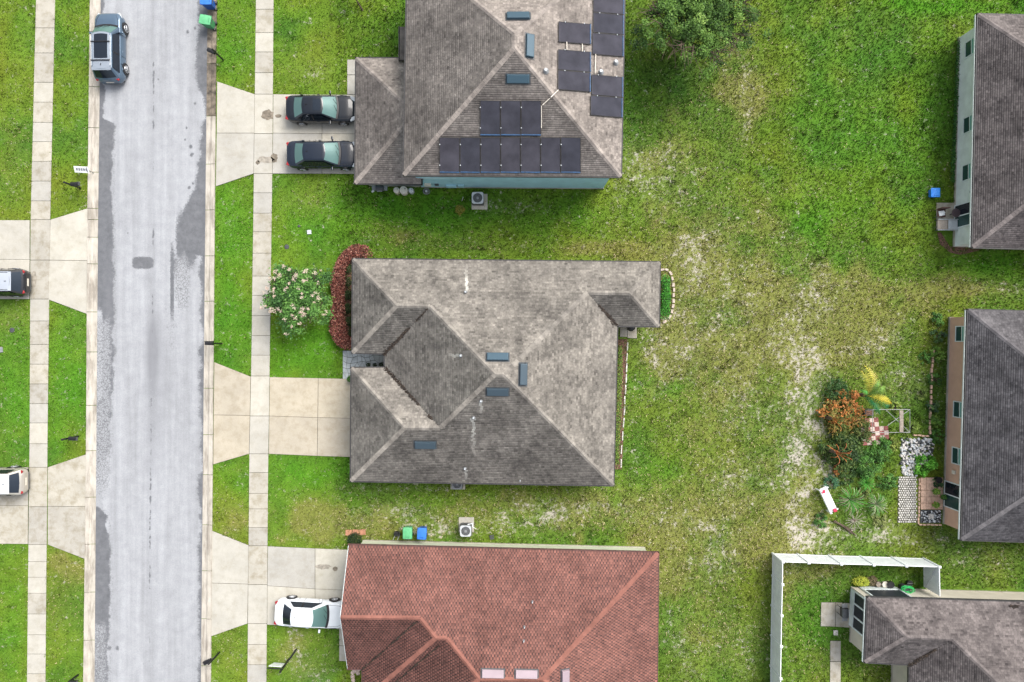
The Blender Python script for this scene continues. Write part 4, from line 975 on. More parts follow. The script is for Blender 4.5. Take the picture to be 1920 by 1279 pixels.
# ------------------------------------------------------------------ CARS
def lerp_pts(x, pts):
    return float(np.interp(x, [p[0] for p in pts], [p[1] for p in pts]))
def make_car(name, label, cat, L, W_, H, col, style, loc, rz, metal=.3, roofcol=None, rails=False, sunroof=False, glassf='glass_car', glassr='glass_car', tail_wrap=.25):
    root = thing(name, label, cat, loc, rz)
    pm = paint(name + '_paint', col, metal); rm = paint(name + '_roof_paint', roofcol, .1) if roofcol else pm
    ORG[root] = Vector((0, 0, 0)); hl = L / 2
    suv = style != 'sedan'
    zb = .98 if suv else .90
    if not suv:
        top = [(-hl, .74), (-hl + .05, .90), (-hl + .35, .97), (-hl + .85, .98), (0, .93), (hl - 1.35, .90), (hl - .6, .83), (hl - .15, .72), (hl, .60)]
        xb0, xf = hl - 1.30, hl - 2.15; xr1, xb1 = -hl + 1.40, -hl + .62
    else:
        top = [(-hl, .80), (-hl + .04, .98), (-hl + .3, 1.03), (0, 1.0), (hl - 1.15, 1.0), (hl - .5, .95), (hl - .12, .84), (hl, .66)]
        xb0, xf = hl - 1.10, hl - 1.80; xr1, xb1 = -hl + .62, -hl + .14
    def hw(x):
        u = abs(x) / hl; w = W_ / 2 * (1 - .05 * u * u); r_ = .55
        e = max(0, (abs(x) - (hl - r_)) / r_); return w * (1 - .30 * e ** 3)
    xsn = np.concatenate([np.linspace(-hl, -hl + .55, 8), np.linspace(-hl + .7, hl - .7, 16), np.linspace(hl - .55, hl, 8)])
    rows = []
    for x in xsn:
        w = hw(x); zt = lerp_pts(x, top); e = max(0, (abs(x) - (hl - .22)) / .22); lo = .24 + .14 * e
        half = [(w * .82, lo), (w * .96, lo + .06), (w, .52), (w * .995, .62), (w * .975, zt - .14), (w * .93, zt - .045), (w * .84, zt - .005), (w * .5, zt + .018), (0, zt + .028)]
        rows.append([Vector((x, y, z)) for y, z in half] + [Vector((x, -y, z)) for y, z in half[-2::-1]])
    m = MB(); m.grid(rows, flip=True); n = len(rows[0]); m.f += [tuple(range(n))[::-1], tuple(range(len(m.v) - n, len(m.v)))]
    body = m.build('body', pm, root, smooth=48, world=False)
    # under tray
    MB().box((0, 0, .26), (L * .93, W_ * .8, .16)).build('underbody', M['black'], root, world=False)
    # greenhouse shell
    wb, wr = W_ / 2 * .90, W_ / 2 * (.66 if not suv else .72); zr = H
    def sidew(z): return wb + (wr - wb) * (z - zb) / (zr - zb)
    def ztop(x):
        if x > xf: return zb + (zr - zb) * (xb0 - x) / (xb0 - xf)
        if x < xr1: return zb + (zr - zb) * (x - xb1) / (xr1 - xb1)
        u = (x - xr1) / (xf - xr1); return zr + .035 * math.sin(math.pi * u)
    def surf(x, s, off=0):
        """s in -1..1 across, bowed in plan at the glass"""
        z = ztop(x); w = sidew(min(z, zr)); y = w * s
        bow = .13 * (1 - s * s)
        f_ = 0
        if x > xf: f_ = 1
        elif x < xr1: f_ = -1
        cr = .03 * (1 - s * s)
        edge = max(0, (abs(s) - .86) / .14) ** 2 * .035
        return Vector((x + (bow if x > (xf + xr1) / 2 else -bow * .7) * min(1, abs(x - (xf + xr1) / 2) / max(.1, (xf - xr1) / 2)), y, z + cr - edge + off))
    sx_ = np.concatenate([np.linspace(xb1, xr1, 6), np.linspace(xr1, xf, 9)[1:], np.linspace(xf, xb0, 7)[1:]])
    rows = []
    for x in sx_:
        P = [surf(x, s) for s in np.linspace(1, -1, 17)]
        l, r_ = P[0].copy(), P[-1].copy(); l.y = wb; l.z = zb - .05; r_.y = -wb; r_.z = zb - .05
        rows.append([l] + P + [r_])
    m = MB(); m.grid(rows, flip=True); m.build('cabin', pm, root, smooth=38, world=False)
    def patch(nm, x0, x1, s0, s1, mt, off=.010, inset=0):
        rows = [[surf(x, s, off) for s in np.linspace(s1, s0, 11)] for x in np.linspace(x0, x1, 8)]
        return MB().grid(rows, flip=True).build(nm, mt, root, smooth=40, world=False)
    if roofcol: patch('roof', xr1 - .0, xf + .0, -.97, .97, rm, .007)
    patch('windshield', xf + .02, xb0 - .02, -.90, .90, M[glassf])
    patch('rear_window', xb1 + .07, xr1 - .04, -.84, .84, M[glassr])
    # cowl, black strip at the base of the windshield
    rows = [[Vector((surf(xb0 - .02, s).x + d_, surf(xb0, s).y * 1.0, zb + .035 + .03 * (1 - s * s) + dz)) for s in np.linspace(.93, -.93, 11)] for d_, dz in ((-.02, .03), (.10, .0), (.12, -.03))]
    MB().grid(rows, flip=True).build('cowl', M['black'], root, smooth=40, world=False)
    # side glass
    for sg in (1, -1):
        wf = xb0 - .42; wrr = xb1 + (.42 if not suv else .35)
        def sp(x, z): return Vector((x, sg * (sidew(z) + .014 + .012), z))
        zt_ = zr - .09; z0_ = zb + .02
        q0 = [(wrr, z0_), (xr1 + .02, zt_), (xf - .02, zt_), (wf + .1, z0_)]
        MB().add([sp(*c) for c in q0], [(0, 1, 2, 3) if sg < 0 else (3, 2, 1, 0)]).build('side_window', M['glass_tint'], root, world=False)
        xm = (xf + xr1) / 2 - .05
        MB().add([sp(xm - .035, z0_) + Vector((0, sg * .006, 0)), sp(xm - .05, zt_) + Vector((0, sg * .006, 0)), sp(xm + .05, zt_) + Vector((0, sg * .006, 0)), sp(xm + .05, z0_) + Vector((0, sg * .006, 0))], [(0, 1, 2, 3) if sg < 0 else (3, 2, 1, 0)]).build('window_pillar', M['black'], root, world=False)
        # door seams and handles
        for xx in (xb0 - .45, xm, xb1 + (.95 if not suv else 1.0)):
            MB().box((xx, sg * (hw(xx) * 1.0 + .0), .66), (.014, .02, .56)).build('door_seam', M['black'], root, world=False)
        for xx in (xm + .28, xm - .85): MB().box((xx, sg * (hw(xx) + .012), .80), (.2, .04, .035)).build('door_handle', pm, root, bevel=.01, world=False)
        mi = MB().box((xb0 - .38, sg * (W_ / 2 + .10), zb + .06), (.12, .22, .15)).build('mirror', rm if roofcol is None else pm, root, bevel=.03, world=False)
        MB().box((xb0 - .36, sg * (W_ / 2 - .03), zb + .01), (.06, .12, .05)).build('mirror_arm', M['black'], mi, world=False)
        # lamps
        xx = hl - .22; a0 = math.atan2(hw(hl - .35) - hw(hl - .08), .27) * sg
        MB().box((xx, sg * (hw(xx) - .14), .70), (.40, .24, .12), -a0 * .8).build('headlight', M['lgrey'], root, bevel=.03, world=False)
        xx = -hl + .14
        tl = MB().box((xx, sg * (hw(xx) - .11), .86 if not suv else .93), (.20, .24, .12), a0 * .7).build('taillight', M['tail'], root, bevel=.03, world=False)
        # wheels
        rw_ = .33 if not suv else .36
        for xx in (hl - .92, -hl + .98):
            yc = sg * (W_ / 2 - .10); yo = W_ / 2
            w_ = MB().tube((xx, yc - sg * .11, rw_), (xx, yc + sg * .115, rw_), rw_, rw_, 28).build('wheel', M['rubber'], root, bevel=.03, world=False, smooth=40)
            rr_ = MB().tube((xx, yc + sg * .105, rw_), (xx, yc + sg * .128, rw_), rw_ * .66, rw_ * .64, 24).build('rim_disc', M['dgrey'], w_, smooth=40, world=False)
            sp_ = MB()
            for k3 in range(5):
                a0_ = k3 * 2 * math.pi / 5; sp_.tube((xx, yc + sg * .135, rw_), (xx + math.cos(a0_) * rw_ * .6, yc + sg * .135, rw_ + math.sin(a0_) * rw_ * .6), .045, .03, 6)
            for k3 in range(24):
                a0_, a1_ = k3 * math.pi / 12, (k3 + 1) * math.pi / 12
                sp_.tube((xx + math.cos(a0_) * rw_ * .64, yc + sg * .132, rw_ + math.sin(a0_) * rw_ * .64), (xx + math.cos(a1_) * rw_ * .64, yc + sg * .132, rw_ + math.sin(a1_) * rw_ * .64), .022, n=5, caps=False)
            sp_.build('rim', M['rim'], w_, world=False)
            arch = MB().tube((xx, sg * (yo - .2), rw_ + .03), (xx, sg * (yo + .008), rw_ + .03), rw_ * 1.14, rw_ * 1.12, 28).build('wheel_arch', M['black'], root, smooth=40, world=False)
    # grille, bumper insert, plates
    MB().box((hl - .03, 0, .50), (.08, W_ * .55, .20)).build('grille', M['black'], root, bevel=.02, world=False)
    MB().box((-hl + .0, 0, .66), (.04, .5, .13)).build('number_plate', M['cream'], root, world=False)
    MB().box((-hl + .04, 0, .38), (.10, W_ * .62, .12)).build('bumper_insert', M['dgrey'], root, bevel=.02, world=False)
    # shark fin
    MB().box((xr1 + .18, 0, zr + .07), (.16, .04, .07), top=.4).build('antenna', M['black'], root, world=False)
    if rails:
        for sg in (1, -1):
            MB().tube((xr1 + .1, sg * wr * .93, zr + .06), (xf - .15, sg * wr * .93, zr + .06), .022, n=6).build('roof_rail', M['lgrey'], root, world=False)
        for xx in (xf - .55, xr1 + .45): MB().box((xx, 0, zr + .10), (.07, wr * 1.9, .035)).build('roof_bar', M['black'], root, bevel=.01, world=False)
    if sunroof: patch('sunroof', xr1 + .62, xf - .12, -.66, .66, M['glass_tint'], .012)
    if suv:
        rows = [[Vector((xr1 - .02 - d_, y, zr + .03 - d_ * .15)) for y in np.linspace(wr * .95, -wr * .95, 7)] for d_ in (-.05, .16)]
        MB().grid(rows, flip=False).build('spoiler', rm, root, smooth=40, world=False)
        MB().tube((xb1 - .02, 0, zb + .12), (xb1 + .1, .45, zb + .22), .012, n=5).build('rear_wiper', M['black'], root, world=False)
    for s_ in (-.3, .25):
        p0_, p1_ = surf(xb0 - .05, s_, .03), surf(xb0 - .22, s_ + .45, .03); MB().tube(p0_, p1_, .012, n=5).build('wiper', M['black'], root, world=False)
    # hood shut line
    for sg in (1, -1):
        pts = [(xb0 + .12, sg * W_ * .40), (hl - .5, sg * W_ * .37), (hl - .2, sg * W_ * .30)]
        mm = MB()
        for (x0, y0), (x1, y1) in zip(pts[:-1], pts[1:]):
            mm.tube((x0, y0, lerp_pts(x0, top) + .006), (x1, y1, lerp_pts(x1, top) + .006), .010, n=4)
        mm.build('hood_seam', M['black'], root, world=False)
    return root
make_car('suv', 'grey blue crossover with roof bars parked on the street at top left', 'car', 4.65, 1.86, 1.66, (.085, .135, .195), 'suv', (-27.1, 19.75, .014), R(90.5), .35, rails=True, sunroof=True, glassr='glass_tint', roofcol=(.27, .31, .36))
make_car('sedan', 'black sedan parked on the driveway, upper one of the pair', 'car', 4.72, 1.82, 1.46, (.004, .007, .013), 'sedan', (-12.85, 15.62, .05), R(0), .0, sunroof=True)
make_car('sedan', 'dark navy black sedan parked nearer the lawn, lower one of the pair', 'car', 4.80, 1.84, 1.46, (.007, .013, .026), 'sedan', (-12.75, 12.55, .05), R(0), .0)
make_car('sedan', 'white sedan parked outside the red roofed house', 'car', 4.80, 1.84, 1.46, (.74, .78, .82), 'sedan', (-13.55, -18.35, .05), R(-3.5), .0, glassr='glass_tint')
make_car('hatchback', 'dark hatchback with sky sheen painted on its roof and red tail lights at left edge', 'car', 4.50, 1.84, 1.62, (.022, .022, .026), 'suv', (-34.85, 3.95, .05), R(180), .4, roofcol=(.42, .46, .52), glassr='glass_tint')  # pale roofcol paints the reflected sky onto a dark roof
make_car('hatchback', 'silver beige car with white roof at the left edge', 'car', 4.55, 1.86, 1.62, (.46, .43, .38), 'suv', (-35.0, -9.45, .05), R(180), .4, roofcol=(.72, .76, .80), glassr='glass_tint')

# ------------------------------------------------------------------ SMALL THINGS
def bin_(name, label, px, py, lid, bodym, rz=0, z=.0, s=1.0, group='wheeled bins'):
    p = G(px, py, 1.0 * s); o = thing(name, label, 'bin', (p.x, p.y, z), rz); ORG[o] = Vector((0, 0, 0))
    m = MB(); w0, w1, d0, d1 = .22 * s, .29 * s, .26 * s, .36 * s
    vs = [(-w0, -d0, .06), (w0, -d0, .06), (w0, d0, .06), (-w0, d0, .06), (-w1, -d1, .98 * s), (w1, -d1, .98 * s), (w1, d1, .98 * s), (-w1, d1, .98 * s)]
    m.add(vs, [(0, 3, 2, 1), (4, 5, 6, 7), (0, 1, 5, 4), (1, 2, 6, 5), (2, 3, 7, 6), (3, 0, 4, 7)]); m.build('bin_body', bodym, o, bevel=.03, world=False)
    lm = MB(); rows = [[Vector((x, y, .99 * s + .05 * math.cos(x / (w1) * 1.3) * math.cos(y / d1 * 1.1))) for x in np.linspace(-w1 - .02, w1 + .02, 7)] for y in np.linspace(-d1 - .02, d1 + .03, 7)]
    lm.grid(rows); l_ = lm.build('lid', lid, o, smooth=50, world=False)
    MB().box((0, 0, .985 * s), (w1 * 2 + .05, d1 * 2 + .04, .03)).build('rim', bodym, o, bevel=.01, world=False)
    MB().tube((-w1 * .7, -d1 - .07, .95 * s), (w1 * .7, -d1 - .07, .95 * s), .018, n=6).build('handle', M['dgrey'], o, world=False)
    MB().box((0, -d1 * .72, 1.035 * s), (w1 * .9, .03, .02)).build('lid_ridge', bodym, l_, world=False)
    for sg in (1, -1): MB().tube((sg * w0 * .7, -d0 - .04, .11), (sg * (w0 + .06), -d0 - .04, .11), .11, n=14).build('wheel', M['black'], o, world=False)
    return o
bin_('wheelie_bin', 'green wheeled bin against the sage wall beside a blue bin', 764, 1000, M['bin_green_lid'], M['bin_green'], 0, group=None)
bin_('wheelie_bin', 'blue wheeled recycling bin against the sage wall', 791, 1001, M['bin_blue_lid'], M['bin_blue'], R(-3), group=None)
bin_('wheelie_bin', 'green wheeled bin standing at the kerb near the top', 385, 37, M['bin_green_lid'], M['bin_green'], R(80), .03, group=None)
bin_('wheelie_bin', 'blue wheeled bin at the kerb cut by the top edge', 386, 0, M['bin_blue_lid'], M['bin_blue'], R(90), .03, group=None)

def ac_unit(label, px, py, s=.42, h=.8, pad=True, rz=0, top='lgrey', off=(0, 0)):
    p = G(px, py, h); o = thing('air_conditioner', label, 'air conditioner', (p.x, p.y, 0), rz); ORG[o] = Vector((0, 0, 0))
    if pad: MB().box((off[0], off[1], .04), (s * 2 + .28, s * 2 + .26, .08)).build('pad', M['concrete'], o, bevel=.01, world=False)
    m = MB(); m.box((0, 0, .08 + (h - .1) / 2), (s * 2, s * 2, h - .1)); m.build('casing', M['dgrey'] , o, bevel=.05, world=False)
    ring = []
    n = 32
    # top plate with a round opening
    vs = []; fs = []
    for i in range(n):
        a = 2 * math.pi * i / n; c_, s_ = math.cos(a), math.sin(a); kk = s * .98 / max(abs(c_), abs(s_)); kk = min(kk, s * 1.25)
        vs += [(c_ * s * .80, s_ * s * .80, h), (c_ * kk, s_ * kk, h - .005), (c_ * kk, s_ * kk, h - .06), (c_ * s * .80, s_ * s * .80, h - .10)]
    for i in range(n):
        j = (i + 1) % n
        fs += [(4 * i, 4 * i + 1, 4 * j + 1, 4 * j), (4 * i + 1, 4 * i + 2, 4 * j + 2, 4 * j + 1), (4 * i, 4 * j, 4 * j + 3, 4 * i + 3)]
    MB().add(vs, fs).build('top_plate', M[top], o, world=False)
    MB().lathe([(s * .79, 0), (s * .79, .01)], (0, 0, h - .11), 24).build('fan_well', M['black'], o, world=False)
    fm = MB()
    for i in range(3):
        a = i * 2.094; rows = []
        for r_ in np.linspace(.07, s * .66, 5):
            rows.append([Vector((r_ * math.cos(a + t_), r_ * math.sin(a + t_), h - .085 + t_ * .03)) for t_ in np.linspace(0, .85, 4)])
        fm.grid(rows)
    fm.build('fan', M['lgrey'], o, world=False)
    gm = MB()
    for i in range(20):
        a = i * 2 * math.pi / 20; gm.tube((.09 * math.cos(a), .09 * math.sin(a), h + .01), (s * .73 * math.cos(a), s * .73 * math.sin(a), h + .004), .006, n=4)
    for r_ in (.12, .2, .28):
        for i in range(20):
            a, b = i * math.pi / 10, (i + 1) * math.pi / 10; gm.tube((r_ * math.cos(a), r_ * math.sin(a), h + .01), (r_ * math.cos(b), r_ * math.sin(b), h + .01), .005, n=4, caps=False)
    gm.build('fan_guard', M['mgrey'], o, world=False)
    MB().lathe([(.09, 0), (.09, .02), (.04, .035)], (0, 0, h), 12).build('fan_hub', M['mgrey'], o, world=False)
    return o
ac_unit('air conditioner on pad beside the blue wall', 895.5, 371, .40, .75, off=(.10, -.12))
ac_unit('air conditioner half hidden under the central house south eave', 857, 908, .36, .7, top='mgrey')
ac_unit('air conditioner beside the sage wall with tipped white pipe', 873, 996, .38, .85, off=(-.0, .22))
# white jug and barrels by the blue wall
def drum(name, label, cat, px, py, r, h, mt, lidm=None, square=False):
    p = G(px, py, h); o = thing(name, label, cat, (p.x, p.y, 0)); ORG[o] = Vector((0, 0, 0))
    MB().lathe([(r * .86, 0), (r, .06), (r, h * .5), (r * 1.02, h * .52), (r, h - .03), (r * .93, h)], (0, 0, 0), 20 if not square else 8, M=None).build('tank', M[mt], o, smooth=50, world=False)
    MB().lathe([(r * .96, 0), (r * .98, .02), (r * .8, .035)], (0, 0, h), 20).build('lid', M[lidm or mt], o, smooth=50, world=False)
    MB().lathe([(r * .16, 0), (r * .16, .04)], (r * .4, r * .3, h + .03), 10).build('cap', M['dgrey'], o, world=False)
    return o
drum('water_drum', 'cream drum, left one in the row of three by the blue wall', 'drum', 743, 356.5, .20, .6, 'cream')
drum('water_drum', 'large cream drum, middle one in the row by the blue wall', 'drum', 756.5, 356.5, .27, .62, 'cream')
drum('water_drum', 'grey lidded drum, right one in the row by the blue wall', 'drum', 770.5, 357, .17, .55, 'lgrey')
def hosereel(label, px, py, r=.2, mt='mgrey'):
    p = G(px, py, .3); o = thing('hose_reel', label, 'hose reel', (p.x, p.y, 0)); ORG[o] = Vector((0, 0, 0))
    m = MB(); prev = None
    for i in range(90):
        a = i * .35; rr_ = r * (.75 + .25 * math.sin(i * .11)); q_ = Vector((rr_ * math.cos(a), rr_ * math.sin(a) * .8, .06 + i * .0025))
        if prev: m.tube(prev, q_, .016, n=5, caps=False)
        prev = q_
    m.build('hose', M[mt], o, world=False); MB().lathe([(r * .35, 0), (r * .35, .28), (r * .2, .3)], (0, 0, 0), 12).build('hub', M['lgrey'], o, world=False)
hosereel('grey coiled hose reel against the blue wall near the drums', 799, 358, .24)
def grill(name, label, px, py, w, d, h, rz=0, round_=False):
    p = G(px, py, h); o = thing(name, label, 'grill', (p.x, p.y, 0), rz); ORG[o] = Vector((0, 0, 0))
    if round_:
        MB().lathe([(.06, h * .45), (w * .7, h * .55), (w, h * .78), (w * .97, h * .80)], (0, 0, 0), 24).build('bowl', M['black'], o, smooth=50, world=False)
        MB().lathe([(w, h * .80), (w * .85, h * .92), (w * .3, h), (.02, h + .01)], (0, 0, 0), 24).build('lid', M['black'], o, smooth=50, world=False)
        for i in range(3):
            a = i * 2.09; MB().tube((w * .4 * math.cos(a), w * .4 * math.sin(a), h * .55), (w * .8 * math.cos(a), w * .8 * math.sin(a), 0), .015, n=6).build('leg', M['steel'], o, world=False)
        MB().tube((-.08, 0, h + .06), (.08, 0, h + .06), .015, n=6).build('handle', M['wood'], o, world=False)
    else:
        MB().box((0, 0, h * .68), (w, d, h * .3)).build('firebox', M['black'], o, bevel=.03, world=False)
        rows = [[Vector((x, math.cos(t_) * d * .5, h * .83 + math.sin(t_) * h * .17)) for x in (-w / 2, w / 2)] for t_ in np.linspace(0, math.pi, 9)]
        MB().grid(rows).build('lid', M['dgrey'], o, smooth=50, world=False)
        for sg in (-1, 1):
            MB().box((sg * (w * .5 + .14), 0, h * .78), (.26, d * .8, .03)).build('side_shelf', M['mgrey'], o, world=False)
            for s2 in (-1, 1): MB().tube((sg * w * .42, s2 * d * .4, 0), (sg * w * .42, s2 * d * .4, h * .55), .02, n=6).build('leg', M['dgrey'], o, world=False)
        MB().tube((-w * .35, -d * .52, h * .86), (w * .35, -d * .52, h * .86), .018, n=6).build('handle', M['lgrey'], o, world=False)
    return o
grill('kettle_grill', 'round black kettle grill half under the east wing eave', 1184, 613, .30, .3, .9, 0, True)
grill('barbecue_grill', 'black rectangular barbecue on the spotted pad by the screened porch', 1587, 1151, .62, .45, 1.0, R(90))
grill('barbecue_grill', 'black covered barbecue beside the blue wall under the garage eave', 711, 352, .5, .4, .75, 0)
# blue tub
p = G(1754.5, 361, .45); o = thing('storage_tub', 'bright blue square plastic tub on the grass by the pale wall', 'tub', (p.x, p.y, 0)); ORG[o] = Vector()
MB().box((0, 0, .2), (.52, .52, .40)).build('tub_body', M['bin_blue_lid'], o, bevel=.07, world=False)
MB().box((0, 0, .43), (.62, .62, .06)).build('lid', M['tubblue'], o, bevel=.03, world=False); MB().box((0, 0, .47), (.42, .42, .03)).build('lid_panel', M['tubblue'], o, bevel=.012, world=False)

# mailboxes
def mailbox(label, px, py, side, rz=0):
    """side +1: yard to the right of the box (east), -1: yard to the left"""
    p = G(px, py, 1.12); o = thing('mailbox', label, 'mailbox', (p.x + side * .34, p.y, 0), rz); ORG[o] = Vector()
    MB().box((0, 0, .85), (.10, .10, 1.7)).build('post', M['black'], o, bevel=.008, world=False)
    MB().lathe([(.05, 0), (.075, .03), (.05, .08), (.015, .13)], (0, 0, 1.7), 10).build('finial', M['black'], o, world=False)
    MB().box((-side * .22, 0, 1.0), (.55, .08, .06)).build('arm', M['black'], o, world=False)
    MB().tube((0, 0, .65), (-side * .36, 0, .98), .025, n=6).build('brace', M['black'], o, world=False)
    rows = []
    for x in (-.26, .26):
        rows.append([Vector((-side * .34 + x, .13 * c_, 1.05 + z_)) for c_, z_ in [(-1, 0), (-1, .12)] + [(-math.cos(t_), .12 + .09 * math.sin(t_)) for t_ in np.linspace(.3, math.pi - .3, 6)] + [(1, .12), (1, 0), (-1, 0)]])
    m = MB().grid(rows); n = len(rows[0]); m.f += [tuple(range(n - 1))[::-1], tuple(range(n, 2 * n - 1))]
    b = m.build('box', M['black'], o, world=False)
    MB().box((-side * .61, 0, 1.14), (.015, .24, .20)).build('door', M['dgrey'], b, world=False)
    MB().box((-side * .45, -.11, 1.27), (.03, .012, .16)).build('flag', M['dgrey'], b, world=False)
    return o
mailbox('black post mailbox by the kerb upper right near the green bin', 396, 100, 1, R(-25))
mailbox('black post mailbox by the kerb opposite the flowering tree lawn', 393, 644, 1, R(-2))
mailbox('black post mailbox by the kerb near the bottom by the sedan driveway', 389, 1237, 1, R(22))
mailbox('black post mailbox on the left verge just below the white sign', 141, 346, -1, R(4))
mailbox('black post mailbox on the left verge above the silver car driveway', 137, 822, -1, R(-2))
mailbox('black post mailbox on the left verge cut by the bottom edge', 137, 1280, -1, R(0))
# white verge sign
p = G(150, 317, .9); o = thing('yard_sign', 'white rectangular yard sign on the left verge above a mailbox', 'sign', (p.x, p.y, 0), R(-3)); ORG[o] = Vector()
MB().box((0, 0, .75), (.95, .42, .04), M=Matrix.Rotation(R(28), 3, 'X')).build('sign_board', M['whitecap'], o, world=False)
for sx2 in (-.4, .4): MB().tube((sx2, -.05, 0), (sx2, .02, .75), .02, n=6).build('leg', M['steel'], o, world=False)
for i in range(5): MB().box((-.28 + i * .16, -.0, .79), (.11, .16, .006), M=Matrix.Rotation(R(28), 3, 'X')).build('lettering', M['mgrey'], o, world=False)
MB().box((.40, 0, .79), (.04, .36, .006), M=Matrix.Rotation(R(28), 3, 'X')).build('border_mark', M['mgrey'], o, world=False)
# realtor sign by white car
p = G(528, 1236); o = thing('sign_post', 'black real estate sign post with white board beside the white car', 'sign', (p.x, p.y, 0), R(-4)); ORG[o] = Vector()
MB().box((.52, .05, .95), (.10, .10, 1.9)).build('post', M['black'], o, world=False)
MB().tube((.55, .05, .06), (.98, .78, .05), .06, n=8).build('fallen_post', M['black'], o, world=False)
MB().box((0, .05, 1.45), (1.0, .06, .05)).build('arm', M['black'], o, world=False)
MB().box((-.0, .05, 1.0), (.85, .03, .7), M=Matrix.Rotation(R(-14), 3, 'X')).build('sign_board', M['whitecap'], o, world=False)
MB().box((-.0, -.12, .45), (.85, .03, .25)).build('rider_board', M['lgrey'], o, world=False)

# utility lids, small squares
def lid(name, label, px, py, r, mt, square=False):
    p = G(px, py); m = MB()
    if square: m.box((0, 0, .03), (r * 2, r * 2, .06), .1)
    else: m.lathe([(r, 0), (r, .03), (r * .9, .045), (r * .5, .05)], (0, 0, 0), 18)
    o = m.build(name, M[mt], None, bevel=.006); o.location = (p.x, p.y, .01); tag(o, label, 'utility lid'); return o
lid('utility_cover', 'round dark utility cover in lawn above the flowering tree', 538, 463, .16, 'dgrey')
lid('utility_cover', 'small pale square utility box lid in the lawn', 580, 435.5, .14, 'lgrey', True)
lid('utility_cover', 'dark round utility cover in the far left lawn', 23, 619, .17, 'dgrey')
lid('utility_cover', 'grey blue utility cover cut by the left edge', 1, 656, .18, 'mgrey', True)
lid('utility_cover', 'small dark bucket lid by the sage wall right of the air conditioner', 922, 1007, .15, 'dgrey', True)
lid('utility_cover', 'tiny dark valve lid in lawn beside the square utility box', 561, 424, .09, 'dgrey')
# hand cart (black) near bins
p = G(743, 1003, .5); o = thing('hand_cart', 'small black and grey hand cart left of the green bin', 'cart', (p.x, p.y, 0)); ORG[o] = Vector()
MB().box((0, 0, .25), (.36, .3, .04)).build('tray', M['dgrey'], o, world=False); MB().box((0, .1, .4), (.30, .22, .26)).build('crate', M['black'], o, bevel=.03, world=False)
for sg in (-1, 1):
    MB().tube((sg * .15, -.15, .1), (sg * .15, -.22, .9), .018, n=6).build('handle', M['lgrey'], o, world=False); MB().tube((sg * .17, -.05, .1), (sg * .22, -.05, .1), .1, n=12).build('wheel', M['black'], o, world=False)
# tipped pipe by AC
p = G(884, 985, .9); o = thing('pipe_piece', 'white bent pipe leaning on the air conditioner by the sage wall', 'pipe', (p.x, p.y, .86)); ORG[o] = Vector()
MB().tube((-.25, .05, .03), (.08, .12, .03), .03, n=8).tube((.08, .12, .03), (.05, -.1, .03), .03, n=8).tube((.05, -.1, .0), (.28, -.35, -.35), .02, n=8).build('pipe', M['whitecap'], o, world=False)
MB().lathe([(.04, -.03), (.045, .0), (.04, .03)], (.08, .12, .03), 8).build('elbow', M['lgrey'], o, world=False)
# brick pavers by red house
o = thing('stepping_pavers', 'three orange brick pavers at the corner of the red roofed house', 'pavers', G(666, 998), kind='structure')
for i, px in enumerate((654, 667, 680)):
    p = G(px, 998.5 - i * .5); MB().box((p.x, p.y, .03), (.42, .38, .06), random.uniform(-.05, .05)).build('paver', M['terracotta'], o, bevel=.01)
# garden edging rocks near lower-left corner of red roof
o = thing('rock_border', 'cream rocks lined along the front bed under the red roof', 'rocks', G(663, 1268))
for px, py, r_ in ((666, 1256, .22), (671, 1262, .17), (661, 1262, .15), (661, 1269, .16), (662, 1276, .15), (663, 1283, .15), (672, 1254, .2)):
    p = G(px, py, .1); m = MB(); m.lathe([(r_ * .7, 0), (r_, r_ * .4), (r_ * .75, r_ * .8), (r_ * .3, r_ * .95)], (p.x, p.y, 0), 8); m.build('rock', M['tile_cream'], o, smooth=60)

